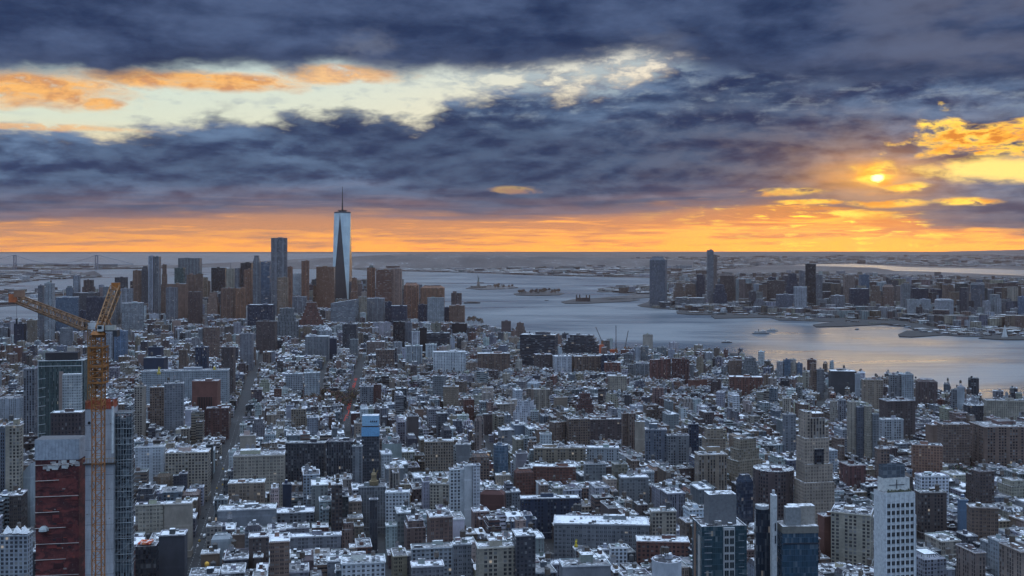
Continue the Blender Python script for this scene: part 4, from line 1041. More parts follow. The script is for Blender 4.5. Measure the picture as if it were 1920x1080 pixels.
# --- the tower under construction: concrete core, red wrapped floors, scaffolded side
def construction():
    th = math.radians(9); d = 400.0
    root, w, dd, cx, cy, h = hero(160, 221, 765, d, th, .8, 'bare concrete core of the unfinished tower behind the crane mast', 'tower')
    L = local(cx, cy, th); W = M(); W.box(cx, cy, 2, h, w, dd, th, (.42, .42, .45), mat='K', cap='p', captint=(.2, .2, .2)); W.build('wall', root)
    s3 = M()
    for k in range(16): z = h - 6.2 - k * 9.4; s3.prism(rect(cx, cy, w + .08, dd + .08, th), z, z + .12, (.10, .10, .11), mat='p')
    s3.build('pour_joint', root); s3 = M()
    r = random.Random(5)
    for k in range(22):
        for jx in (-1, 1):
            x, y = L(jx * w * .38, -dd / 2 - .01); s3.prism(ngon(0, 0, 1, 3), 0, 0, (0, 0, 0)) if False else None
    x, y = L(-w * .36, -dd / 2 - .03); zc = zat(791, d)
    s3.face([(x + .55 * math.cos(a) * math.cos(th), y + .55 * math.cos(a) * math.sin(th), zc + .6 * math.sin(a)) for a in [i * math.pi / 8 for i in range(16)]], 'p', (.01, .01, .012)); s3.build('port_hole', root)
    s3 = M()                                   # ragged orange safety netting on the rim
    rg = random.Random(8)
    for sidea, sideb in (((-w / 2, -dd / 2), (w / 2, -dd / 2)), ((w / 2, -dd / 2), (w / 2, dd / 2)), ((-w / 2, dd / 2), (w / 2, dd / 2)), ((-w / 2, -dd / 2), (-w / 2, dd / 2))):
        n = 12
        for i in range(n):
            f0, f1 = i / n, (i + .96) / n; p = L(sidea[0] + (sideb[0] - sidea[0]) * f0, sidea[1] + (sideb[1] - sidea[1]) * f0); q = L(sidea[0] + (sideb[0] - sidea[0]) * f1, sidea[1] + (sideb[1] - sidea[1]) * f1)
            z = rg.uniform(1.8, 3.2); s3.face([(*p, h - .3), (*q, h - .3), (*q, h + z), (*p, h + z + rg.uniform(-.5, .5))], 'p', (.42 * rg.uniform(.6, 1.1), .07, .03))
    s3.build('safety_netting', root)
    s3 = M(); s3.box(cx, cy, h - 21, h - 20.4, w + 1.6, dd + 1.6, th, (.07, .05, .04), mat='p', cap='p')
    for i in range(10): x, y = L(-w / 2 - .7 + (w + 1.4) * i / 9, -dd / 2 - .75); s3.bar((x, y, h - 20.4), (x, y, h - 18.6), .07, 'p', (.35, .22, .1))
    x0_, y0_ = L(-w / 2 - .7, -dd / 2 - .75); x1_, y1_ = L(w / 2 + .7, -dd / 2 - .75); s3.bar((x0_, y0_, h - 18.6), (x1_, y1_, h - 18.6), .09, 'p', (.35, .22, .1)); s3.build('work_platform', root)
    s3 = M(); rg = random.Random(2)
    for k in range(40):
        x, y = L(rg.uniform(-.45, .45) * w, -dd / 2 - .02); z = h - rg.uniform(2, 150); a = rg.uniform(.1, .3); s3.face([(x - a, y - .02, z), (x + a, y - .02, z), (x + a, y - .02, z + a), (x - a, y - .02, z + a)], 'p', (.2, .13, .1))
    s3.build('tie_hole', root); s3 = M()
    x, y = L(w / 2 - .2, -dd / 2 + .6); s3.prism(rect(x, y, .6, 1.4, th), h - 17, h + .8, (.78, .80, .80), mat='p', cap='p'); s3.build('corner_sheet', root)
    cx0, cy0 = cx, cy
    # scaffolded side
    root, w, dd, cx, cy, h = hero(216, 254, 768, d + 4, th, 1.1, 'scaffolded grey side of the unfinished tower right of its core', 'tower')
    L = local(cx, cy, th); rg = random.Random(21); W = M(); W.box(cx, cy, 2, h - 4, w * .86, dd * .86, th, (.13, .15, .165), (.19, .36, .7, .75)); W.build('wall', root)
    s3 = M(); nx_ = 7
    for i in range(nx_):
        for sd_y in (-dd / 2,):
            x, y = L(-w / 2 + w * i / (nx_ - 1), sd_y); s3.bar((x, y, 2 + 90), (x, y, h + rg.uniform(-1, 1)), .09, 'p', (.34, .37, .39))
    for k in range(30):
        z = h - 1 - k * 2.0; p, q = L(-w / 2, -dd / 2), L(w / 2, -dd / 2); s3.bar((*p, z), (*q, z), .06 if k % 3 else .15, 'p', (.30, .33, .35)); q2 = L(w / 2, dd / 2); s3.bar((*q, z), (*q2, z), .06, 'p', (.30, .33, .35))
        if k % 2: a, b_ = sorted(rg.sample(range(nx_), 2)); p, q = L(-w / 2 + w * a / (nx_ - 1), -dd / 2), L(-w / 2 + w * b_ / (nx_ - 1), -dd / 2); s3.bar((*p, z), (*q, z + 3.9), .06, 'p', (.38, .40, .42))
    s3.build('scaffold', root); s3 = M()
    for k in range(26):
        z = h - 2 - k * 4.0
        for i in range(nx_ - 1):
            if rg.random() < .42:
                x, y = L(-w / 2 + w * (i + .5) / (nx_ - 1), -dd / 2 + .25); s3 = M(); s3.box(x, y, z - 3.6, z - .3, w / (nx_ - 1) * .94, .1, th, rg.choice([(.06, .08, .10), (.17, .2, .22), (.26, .29, .31), (.11, .13, .15), (.03, .04, .05)]), mat='p', cap='p'); s3.build('debris_netting', root)
    for k in range(13):
        s3 = M(); z = h - 9.4 * k - 1; s3.box(*L(0, 0), z - .5, z, w, dd, th, (.20, .21, .22), mat='p', cap='p'); s3.build('floor_slab', root)
    # red wrapped floors
    root, w, dd, cx, cy, h = hero(67, 161, 822, d + 6, math.radians(5), .5, 'red netting wrapped floors of the unfinished tower under a pale screen', 'tower')
    th = math.radians(5); L = local(cx, cy, th); W = M(); zb = zat(860, d + 6); W.box(cx, cy, 2, zb, w, dd, th, (.155, .045, .045), mat='W', cap=None); W.build('wall', root)
    s3 = M(); s3.box(cx, cy, zb, h, w + .5, dd + .5, th, (.42, .46, .52), mat='p', cap='p', captint=(.12, .12, .13))
    for k in range(14): x, y = L(-w / 2 + w * k / 13, -dd / 2 - .3); s3.box(x, y, zb, h - .1, .06, .06, th, (.3, .33, .38), mat='p', cap='p')
    s3.build('screen', root); s3 = M(); rg = random.Random(31)
    for k in range(12):
        z = zb - 2 - k * 6.05; a0 = -w / 2; a1 = rg.choice([w / 2, w * .2, w / 2, w * .05]); p, q = L(a0 - .2, -dd / 2 - .35), L(a1, -dd / 2 - .35)
        s3.bar((*p, z), (*q, z + .3), .16, 'p', (.42, .36, .34))
    s3.build('floor_edge', root); s3 = M()
    for k in range(98):
        a = rg.uniform(-.47, .47) * w; z = zb - rg.uniform(1, 74); ww = rg.uniform(.25, 1.9); hh = rg.uniform(.2, .8) if rg.random() < .75 else rg.uniform(1.2, 2.6); x, y = L(a, -dd / 2 - .05 - k * .0012)
        c = rg.choice([(.22, .04, .035), (.09, .02, .022), (.30, .06, .04), (.13, .03, .03), (.34, .27, .25), (.03, .02, .03)]) if hh < 1.2 else rg.choice([(.10, .02, .025), (.24, .045, .04), (.06, .015, .02)])
        s3 = M(); s3.box(x, y, z - hh, z, ww if hh < 1.2 else ww * 3, .12, th, c, mat='p', cap='p'); s3.build('netting_patch', root)
    for k in range(30):
        a = rg.uniform(-.28, .48) * w; z = zb - rg.uniform(.1, 2.2 + 2.6 * (.3 - a / w)); x, y = L(a, -dd / 2 - .26 - k * .001); s3 = M(); s3.box(x, y, z - rg.uniform(.6, 1.5), z, rg.uniform(.5, 2.4), .1, th, rg.choice([(.6, .58, .55), (.45, .42, .42), (.7, .7, .68)]), mat='p', cap='p'); s3.build('torn_sheet', root)
    s3 = M()
    x, y = L(-w * .30, -dd / 2 - .5)
    for i in range(4):
        a0, a1 = i * math.pi / 8, (i + 1) * math.pi / 8; z5 = zb - 27; s3.prism(ngon(x, y, 1.9 * math.cos(a0), 10), z5 + 1.9 * math.sin(a0), z5 + 1.9 * math.sin(a1), (.45, .5, .52), mat='p', ring1=ngon(x, y, max(.1, 1.9 * math.cos(a1)), 10))
    s3.build('dome_light', root)
m_conc, t, b = new_mat('raw_concrete'); tint, ta = attr('tint'); pos, nor = geo_pos(); px, py, pz = sep(pos)
n1 = noise(vec(px * .25, py * .25, pz * .06), 1.0, 5, .65); n2 = noise(vec(px * 1.3, py * 1.3, pz * .2), 1.0, 4, .6); pl = ((pz / 3.1).frac()).lt(.03)
plug(mixc(pl * .4, mixc(n2.sm(.4, .7) * .35, mixc(n1.sm(.3, .7), mixc(1.0, tint, (.8, .8, .82), 'MULTIPLY'), mixc(1.0, tint, (1.2, 1.19, 1.17), 'MULTIPLY')), (.2, .17, .15)), (.13, .13, .14)), b, 'Base Color'); b.inputs['Roughness'].default_value = .9
MATS['K'] = m_conc
m_wrap, t, b = new_mat('red_wrap'); tint, ta = attr('tint'); pos, nor = geo_pos(); px, py, pz = sep(pos)
n1 = noise(vec(px * .16, py * .1, pz * .3), 1.0, 5, .7, .8); n2 = noise(vec(px * 1.7, py * .8, pz * .9), 1.0, 4, .7); bl_ = white(vec((px / 2.9).floor(), (pz / 3.0).floor(), 1.0)); ln_ = ((pz / 3.0).frac()).lt(.05).max(((px / 2.9).frac()).lt(.04))
cc = mixc(n1.sm(.42, .62), mixc(1.0, tint, (.45, .5, .6), 'MULTIPLY'), mixc(1.0, tint, (1.5, 1.2, 1.1), 'MULTIPLY')); cc = mixc(bl_ * .4, cc, (.06, .018, .022)); cc = mixc(n2.sm(.58, .72) * .5, cc, (.26, .20, .19)); cc = mixc(ln_ * .5, cc, (.10, .03, .03))
plug(cc, b, 'Base Color'); b.inputs['Roughness'].default_value = .8
MATS['W'] = m_wrap
construction()
# --- luffing tower crane in front of the concrete core
def lattice(m, p, q, w0, w1, n, tint, r=.10, rc=.16, up=Vector((0, 0, 1))):
    """four chords with braces from p to q"""
    p = Vector(p); q = Vector(q); ax = (q - p).normalized(); a = ax.cross(up)
    a = a.normalized() if a.length > .05 else Vector((1, 0, 0)); b_ = ax.cross(a).normalized()
    def pt(f, i): w = w0 + (w1 - w0) * f; sx, sy = ((-1, -1), (1, -1), (1, 1), (-1, 1))[i]; return p + (q - p) * f + a * sx * w / 2 + b_ * sy * w / 2
    for i in range(4): m.bar(pt(0, i), pt(1, i), rc, 'p', tint)
    for k in range(n):
        f0, f1 = k / n, (k + 1) / n
        for i in range(4):
            j = (i + 1) % 4; m.bar(pt(f0, i), pt(f0, j), r, 'p', tint)
            m.bar(pt(f0, i if k % 2 else j), pt(f1, j if k % 2 else i), r, 'p', tint)
def crane():
    d = 375.0; cx = xat(184.5, d); OR = (.38, .145, .035); DO = (.26, .10, .03)
    root = thing('tower_crane', 'orange tower crane in front of the unfinished concrete tower', 'crane', (cx, d, 2))
    zt = zat(632, d); zm = zat(770, d); zc = zat(718, d)
    m_ = M(); z = zm
    lattice(m_, (cx, d, zm - 118), (cx, d, zm), 3.3, 3.3, 38, OR, .10, .22)
    lattice(m_, (cx, d, zm), (cx, d, zt), 3.5, 3.5, 13, OR, .12, .26); m_.build('mast', root)
    m_ = M(); lattice(m_, (cx, d, zc), (cx, d, zat(650, d)), 4.9, 4.9, 6, OR, .14, .24)
    for zz in (zc, zat(688, d), zat(652, d)): m_.box(cx, d, zz, zz + .7, 5.3, 5.3, 0, OR, mat='p', cap='p')
    m_.build('climbing_frame', root)
    m_ = M(); m_.prism(ngon(cx, d, 2.2, 14), zt, zt + 1.0, DO, mat='p', ring1=ngon(cx, d, 2.6, 14)); m_.prism(ngon(cx, d, 2.7, 14), zt + 1.0, zt + 2.0, OR, mat='p', ring1=ngon(cx, d, 2.0, 14), cap='p', captint=OR); m_.build('slewing_ring', root)
    za = zt + 2.0; m_ = M()                     # machinery deck runs back towards the camera-right
    m_.box(cx + 3.6, d + .5, za, za + .5, 6.6, 2.6, 0, (.09, .08, .08), mat='p', cap='p'); m_.box(cx + 4.2, d + .5, za + .5, za + 2.2, 3.2, 2.0, 0, (.5, .48, .42), mat='p', cap='p'); m_.build('machinery_deck', root)
    m_ = M(); m_.box(cx + 6.2, d + .5, za - 1.8, za + .4, 1.5, 3.0, 0, (.05, .05, .06), mat='p', cap='p'); m_.build('counterweight', root)
    m_ = M(); m_.box(cx + 1.4, d - 1.6, za + .2, za + 2.3, 1.7, 1.5, 0, (.62, .62, .60), mat='p', cap='p'); m_.build('cab', root)
    m_ = M(); m_.box(cx + 1.4, d - 2.37, za + 1.0, za + 2.1, 1.4, .06, 0, (.02, .03, .04), mat='p', cap='p'); m_.build('cab_window', root)
    # jib rising away to the upper right
    j1 = (xat(217, d + 16), d + 16, zat(541, d + 16)); m_ = M(); lattice(m_, (cx + .6, d, za + .4), j1, 2.6, 3.2, 11, (.30, .15, .06), .13, .24); m_.build('jib', root)
    m_ = M(); m_.box(j1[0], j1[1], j1[2] - .6, j1[2] + 2.2, 2.6, 2.0, 0, (.48, .17, .04), mat='p', cap='p'); m_.build('jib_head', root)
    m_ = M(); a = (cx + 5.4, d + .5, za + .6); ap = (cx + 2.2, d + .3, za + 5.8)
    m_.bar((cx + .2, d - .8, za), ap, .2, 'p', DO); m_.bar((cx + .2, d + 1.4, za), ap, .2, 'p', DO); m_.bar(a, ap, .22, 'p', DO); m_.build('a_frame', root)
    m_ = M(); m_.bar(ap, (j1[0], j1[1], j1[2] + 1), .06, 'p', (.05, .05, .05)); m_.build('pendant_rope', root)
    # second crane whose long jib reaches to the left, its white counter house by the mast
    root = thing('tower_crane', 'second crane with a long orange jib reaching left and a white counterweight', 'crane', (xat(172, 430), 430, 2)); d = 430.0
    e = (xat(26, d - 60), d - 60, zat(558, d - 60)); s0 = (xat(160, d), d, zat(611, d)); m_ = M(); lattice(m_, s0, e, 3.4, 2.4, 22, (.34, .19, .10), .12, .22); m_.build('jib', root)
    m_ = M(); m_.box(e[0] - .3, e[1], e[2] - 1.6, e[2] + 1.3, 2.4, 2.0, .2, (.55, .16, .06), mat='p', cap='p'); m_.box(e[0] + 1.9, e[1], e[2] + .2, e[2] + 2.6, 3.4, 1.2, .2, (.36, .20, .13), mat='p', cap='p'); m_.build('jib_head', root)
    m_ = M(); m_.box(xat(172, d), d, zat(617, d), zat(605, d), 3.0, 2.6, .1, (.66, .68, .70), mat='p', cap='p'); m_.build('counter_house', root)
    m_ = M(); m_.box(xat(163.5, d), d - .2, zat(616, d), zat(605.5, d), 1.3, 2.9, .1, (.02, .02, .03), mat='p', cap='p'); m_.build('jib_foot', root)
    m_ = M(); lattice(m_, (xat(172, d), d, 30), (xat(172, d), d, zat(617, d)), 2.4, 2.4, 50, (.3, .15, .05), .1, .18); m_.build('mast', root)
    m_ = M(); m_.bar((e[0] + 1, e[1], e[2] - 1.6), (e[0] + 1, e[1], e[2] - 7.5), .05, 'p', (.03, .03, .03)); m_.build('hoist_rope', root)
    m_ = M(); m_.box(e[0] + 1, e[1], e[2] - 9.2, e[2] - 7.4, .5, .5, 0, (.03, .03, .035), mat='p', cap='p'); m_.build('hook_block', root)
crane()
# ------------------------------------------------------------------ streets
ROADS = []   # polylines in metres with width, used to keep buildings off them
def road(pts, wid, name='road'):
    g = [gp(x, y, 2.0) for x, y in pts]; ROADS.append((g, wid)); V_ = []; Fc = []
    for i, p in enumerate(g):
        a = g[max(0, i - 1)]; b_ = g[min(len(g) - 1, i + 1)]; t_ = Vector((b_[0] - a[0], b_[1] - a[1])).normalized(); n = (-t_.y, t_.x)
        V_ += [(p[0] + n[0] * wid / 2, p[1] + n[1] * wid / 2, 2.15), (p[0] - n[0] * wid / 2, p[1] - n[1] * wid / 2, 2.15)]
    for i in range(len(g) - 1): Fc.append((2 * i, 2 * i + 1, 2 * i + 3, 2 * i + 2))
    me = bpy.data.meshes.new(name); me.from_pydata(V_, [], Fc); me.materials.append(m_asph); o = bpy.data.objects.new(name, me); COL.objects.link(o); o['kind'] = 'structure'
    m_ = M(); 
    for i in range(len(g) - 1):
        a, b_ = Vector((*g[i], 2.17)), Vector((*g[i + 1], 2.17)); L = (b_ - a).length; t_ = (b_ - a).normalized(); n = Vector((-t_.y, t_.x, 0)); k = 0.0
        if wid > 14 and a.y < 1900:
            while k < L - 3:
                for off in (-wid / 6, wid / 6): p = a + t_ * k + n * off; q = p + t_ * 3; m_.face([tuple(p + n * .12), tuple(p - n * .12), tuple(q - n * .12), tuple(q + n * .12)], 'p', (.6, .6, .6))
                k += 9
    if m_.f: o = m_.build('road_markings'); o['kind'] = 'structure'
road([(318, 1200), (366, 1056), (410, 920), (437, 832), (452, 778), (465, 735), (478, 690)], 22)
road([(1130, 1200), (1036, 1052), (985, 968), (948, 905), (915, 850), (880, 795)], 22)
road([(648, 800), (655, 775), (662, 740), (672, 702), (681, 672)], 20)
road([(580, 755), (592, 735), (603, 708), (616, 682), (628, 664)], 15)
def near_road(x, y, m=0.0):
    for g, wid in ROADS:
        for (ax, ay), (bx, by) in zip(g, g[1:]):
            dx, dy = bx - ax, by - ay; t_ = max(0, min(1, ((x - ax) * dx + (y - ay) * dy) / (dx * dx + dy * dy)))
            if math.hypot(x - ax - dx * t_, y - ay - dy * t_) < wid / 2 + m: return True
    return False
def inside(x, y, poly):
    r = False; n = len(poly)
    for i in range(n):
        (x1, y1), (x2, y2) = poly[i], poly[i - 1]
        if (y1 > y) != (y2 > y) and x < (x2 - x1) * (y - y1) / (y2 - y1) + x1: r = not r
    return r
GRN = [(G2([(-60, 958), (66, 958), (64, 930), (-60, 930)])), (G2([(560, 768), (660, 768), (668, 744), (575, 744)])), (G2([(1780, 912), (1822, 912), (1822, 893), (1780, 893)])),
       G2([(745, 742), (780, 742), (782, 724), (748, 724)]), G2([(548, 652), (575, 652), (575, 636), (548, 636)])]
GRID_CELL = {}
for f in FOOT:
    r = math.hypot(f[2], f[3]) / 2 + 30
    for gx in range(int((f[0] - r) // 100), int((f[0] + r) // 100) + 1):
        for gy in range(int((f[1] - r) // 100), int((f[1] + r) // 100) + 1): GRID_CELL.setdefault((gx, gy), []).append(f)
def taken(x, y, w, d):
    for f in GRID_CELL.get((int(x // 100), int(y // 100)), ()):
        c, s_ = math.cos(f[4]), math.sin(f[4]); dx, dy = x - f[0], y - f[1]; a = dx * c + dy * s_; b_ = -dx * s_ + dy * c
        if abs(a) < f[2] / 2 + w * .48 and abs(b_) < f[3] / 2 + d * .48: return True
    return False
def max_h(px0, px1, d):
    lim = 999.0
    for t_ in TR:
        if t_['d'] > d + 8 and px1 > t_['x0'] + 2 and px0 < t_['x1'] - 2:
            if t_['d'] - d > 2200: continue
            lim = min(lim, H - (t_['yb'] - 2 - Y0) * d / F)
    return lim
FP = [('wh', 8), ('lg', 12), ('gy', 18), ('be', 13), ('tn', 12), ('br', 17), ('rd', 2), ('dr', 3), ('dk', 9), ('bb', 13), ('pk', 4), ('bg', 6)]
FPK = [k for k, n in FP for _ in range(n)]
CNAME = {'wh': 'white', 'lg': 'light grey', 'gy': 'grey', 'be': 'beige', 'tn': 'tan', 'br': 'brown', 'rd': 'brick red', 'dr': 'dark red', 'dk': 'charcoal', 'bb': 'dark brown', 'pk': 'pinkish', 'bg': 'blue grey'}
LOTS = []
TR.append(dict(x0=-40, x1=72, yt=572, yb=600, d=5000.0, lab=None)); TR.append(dict(x0=872, x1=938, yt=560, yb=611, d=4300.0, lab=None))   # open water stays in sight here
def lots(th, u0, u1, v0, v1, av, st, region, zone, seed):
    """rows of lots back to back in a street grid; region(px, y, x) says where this grid applies"""
    r = random.Random(seed); c, s_ = math.cos(th), math.sin(th); u = u0
    while u < u1:
        v = v0
        while v < v1:
            bw = av - 20; bd = st - 17
            for row in (0, 1):
                a = 0.0; vc = v + (bd * .25 if row == 0 else bd * .75)
                while a < bw - 5:
                    X = (u + a) * c - vc * s_; Y = (u + a) * s_ + vc * c
                    lo, hi = zone(X, Y)[0]
                    lw = min(r.uniform(lo, hi), bw - a); ld = bd * .5 * r.uniform(.76, .99)
                    cc = a + lw / 2; X = (u + cc) * c - vc * s_; Y = (u + cc) * s_ + vc * c; a += lw
                    if lw < 5 or Y < 800: continue
                    px_ = 960 + F * X / Y
                    if px_ < -70 or px_ > 1990 or not region(px_, Y): continue
                    if not inside(X, Y, MAN) or not inside(X, Y + 22, MAN) or not inside(X + 18, Y + 8, MAN): continue
                    if near_road(X, Y, max(lw, ld) * .36 + 1) or taken(X, Y, lw, ld) or any(inside(X, Y, g) for g in GRN): continue
                    (lo, hi), (h0, h1, pt, ht) = zone(X, Y)
                    hh = r.uniform(h0, h1) * (1 if r.random() > .15 else .6)
                    if r.random() < pt: hh = r.uniform(h1, ht)
                    half = F / Y * (lw * .6); mh = max_h(px_ - half, px_ + half, Y)
                    if mh < -6: continue
                    hh = min(hh, mh * r.uniform(.88, 1.0))
                    LOTS.append((X, Y, lw * .985, ld, th, max(5.0, hh), r.random(), px_))
            v += st
        u += av
def zoneA(X, Y):
    px_ = 960 + F * X / Y
    if px_ > 1330: return ((9, 26), (12, 26, .16, 52)) if Y < 1500 else ((8, 20), (10, 22, .14, 48))
    if Y < 1450: return ((9, 25), (20, 54, .12, 82))
    if Y < 1900: return ((8, 21), (15, 42, .12, 64))
    if Y < 2500: return ((8, 22), (12, 24, .10, 46))
    if px_ < 300: return ((10, 26), (14, 30, .22, 62))
    return ((8, 24), (13, 28, .12, 52))
def zoneC(X, Y):
    px_ = 960 + F * X / Y
    if px_ > 840: return ((9, 24), (10, 24, .05, 38))
    if Y > 3900: return ((20, 42), (30, 90, .35, 150)) if px_ > 130 else ((15, 30), (12, 40, .2, 60))
    return ((14, 34), (18, 44, .22, 76))
isB = lambda p, y: y > 1950 and p > 730 + (y - 1950) * .08
isC = lambda p, y: y > 3250
lots(TH0, -101 - 175 * 9 + 13, 2400, 700, 3300, 0 + 175, 79, lambda p, y: not isB(p, y) and not isC(p, y) and p < 660 or (p < 1140 - 0 and y < 1100 and p < 560), zoneA, 1)
lots(TH0, -101 + 13 + 347 * 0, 2600, 700, 3300, 347 / 2 + .001, 79, lambda p, y: not isB(p, y) and not isC(p, y) and not (p < 660), zoneA, 2)
lots(math.radians(-22), -2600, 2600, 1500, 4200, 150, 66, lambda p, y: isB(p, y) and not isC(p, y), zoneA, 3)
lots(math.radians(22), -2200, 3200, 2600, 5600, 130, 74, lambda p, y: isC(p, y), zoneC, 4)
# close the street fronts along the avenues with narrow lots that face them
HS = {}
for L in LOTS: HS.setdefault((int(L[0] // 40), int(L[1] // 40)), []).append(L)
rr_ = random.Random(99)
for g, wid in ROADS:
    for (ax, ay), (bx, by) in zip(g, g[1:]):
        Ls = math.hypot(bx - ax, by - ay); dx, dy = (bx - ax) / Ls, (by - ay) / Ls; an = math.atan2(dy, dx)
        for side in (-1, 1):
            for dep in (0, 1, 2):
                s_ = 0.0
                while s_ < Ls:
                    lw = rr_.uniform(8, 15); ld = rr_.uniform(13, 18); s_ += lw
                    o_ = side * (wid / 2 + 1.5 + ld / 2 + dep * 19.0); X, Y = ax + dx * (s_ - lw / 2) - dy * o_, ay + dy * (s_ - lw / 2) + dx * o_
                    if Y < 900 or (s_ // 62) % 2 == 0 and s_ % 62 < 9: continue
                    if near_road(X, Y, 7.5) or taken(X, Y, lw, ld) or not inside(X, Y, MAN) or any(inside(X, Y, q) for q in GRN): continue
                    if any(math.hypot(X - q[0], Y - q[1]) < (max(lw, ld) + (q[2] + q[3]) * .5) * .46 for i_ in (-1, 0, 1) for j_ in (-1, 0, 1) for q in HS.get((int(X // 40) + i_, int(Y // 40) + j_), ())): continue
                    px_ = 960 + F * X / Y; mh = max_h(px_ - F / Y * 8, px_ + F / Y * 8, Y)
                    if mh < -6: continue
                    h0, h1 = zoneA(X, Y)[1][:2]; L = (X, Y, lw * .97, ld, an, max(6.0, min(rr_.uniform(h0, h1), mh)), rr_.random(), px_); LOTS.append(L); HS.setdefault((int(X // 40), int(Y // 40)), []).append(L)
# which of them show largest: those become things of their own, the rest one mass
def size_px(L): return (L[2] * F / L[1]) * (min(L[5], 28) + L[3] * .3) * F / L[1] * (1 if 0 < L[7] < 1920 and H - (L[5]) > 0 and Y0 + F * (H - L[5]) / L[1] < 1075 else 0)
order = sorted(range(len(LOTS)), key=lambda i: -size_px(LOTS[i])); N_OWN = 150
own = set(order[:N_OWN]); print('LOTS', len(LOTS), 'traced', len(TR))
mass = {}
class MassParts:
    def __init__(s, m): s.m = m
    def __call__(s, k): return s.m
def pick(L):
    r = random.Random(int(L[0] * 7 + L[1] * 13)); ck = r.choice(FPK); tint = jit(PAL[ck], r, .2); st = r.choice('PPPPPPVVNK' if L[5] < 60 else 'PPVVNC')
    if L[1] > 1900 and st == 'V': st = 'P'
    g = GRIDS[st]; k = r.uniform(.85, 1.25) * (1.15 if L[1] > 2000 else 1); grid_ = (g[0] * k, g[1] * r.uniform(.95, 1.15), min(.97, g[2] * r.uniform(.8, 1.2)) if g[2] < .9 else g[2], min(.95, g[3] * r.uniform(.8, 1.15)))
    q = r.random(); op = 'tank' if q < .12 else ('mans' if q < .17 else ('tiers' if q < .21 and L[5] > 40 else ('cham' if q < .235 and L[5] > 30 else ('ell' if q < .58 else ('back' if q < .68 and L[5] > 16 else '')))))
    return r, ck, tint, st, grid_, op
massM = M(); mp = MassParts(massM); nicks = []
for t_ in [q for q in TR if q['lab']]: nicks.append((( t_['x0'] + t_['x1']) / 2, (t_['yt'] + min(t_['yb'], 1070)) / 2, t_['x1'] - t_['x0'], t_['lab']))
ownlist = []
for i, L in enumerate(LOTS):
    r, ck, tint, st, grid_, op = pick(L); sn = r.choice([.25, .4, .5, .6, .75])
    if i in own: ownlist.append((L, r, ck, tint, st, grid_, op, sn)); continue
    lv = 1 if L[1] < 2600 else 0
    block(mp, L[0], L[1], L[2], L[3], L[4], L[5], tint, grid_, r, lv if L[5] > 8 else 0, sn, op if lv else '', 1.0 if st == 'C' else 0.0)
o = massM.build('city_blocks'); tag(o, 'dense mass of low snow-dusted city buildings beyond the nearest blocks', 'buildings', None, 'stuff')
def relation(px_, py_, hgt, used, head):
    cand = sorted(nicks, key=lambda n: math.hypot((n[0] - px_), (n[1] - py_) * 1.2))[:14]
    for n in cand:
        dx, dy = px_ - n[0], py_ - n[1]
        rel = ('right of the ' if dx > 0 else 'left of the ') if abs(dx) > abs(dy) * .9 else ('in front of the ' if dy > 0 else 'behind the ')
        if abs(abs(dx) - abs(dy)) < 26: rel = ('front right of the ' if dx > 0 else 'front left of the ') if dy > 0 else ('back right of the ' if dx > 0 else 'back left of the ')
        s_ = head + ', ' + rel + n[3]
        if s_ not in used and len(s_.split()) <= 16 and ' of the ' not in n[3]: return s_
    return None
used = set(); ownlist.sort(key=lambda q: -size_px(q[0]))
for L, r, ck, tint, st, grid_, op, sn in ownlist:
    py_ = Y0 + F * (H - L[5] * .8) / L[1]; desc = CNAME[ck]
    size = 'low' if L[5] < 20 else ('mid-height' if L[5] < 42 else 'tall'); wid_ = 'narrow ' if L[2] < 14 else ('wide ' if L[2] > 30 else '')
    feat = {'tank': 'with roof tanks', 'ell': 'with a rear wing', 'back': 'with a set-back top floor', 'mans': 'with a slanted roof edge', 'tiers': 'with setbacks', 'cham': 'with a cut top'}.get(op, {'V': 'with ribbed front', 'N': 'with window bands', 'K': 'with blank walls', 'C': 'with glass front'}.get(st, 'with snowy roof' if sn > .55 else ('with bare roof' if sn < .3 else '')))
    s_ = None
    for hd in (f'{size} {desc} building', f'{wid_}{size} {desc} building {feat}', f'{wid_}{desc} block {feat}'):
        s_ = relation(L[7], py_, L[5], used, ' '.join(hd.split()))
        if s_: break
    if not s_: s_ = f'{wid_}{size} {desc} building {feat}'.strip()
    used.add(s_)
    root = thing('building', s_, 'building', (L[0], L[1], 2)); P_ = Parts()
    block(P_, L[0], L[1], L[2], L[3], L[4], L[5], tint, grid_, r, 2 if L[1] < 1500 else 1, sn, op, 1.0 if st == 'C' else 0.0); P_.build(root)

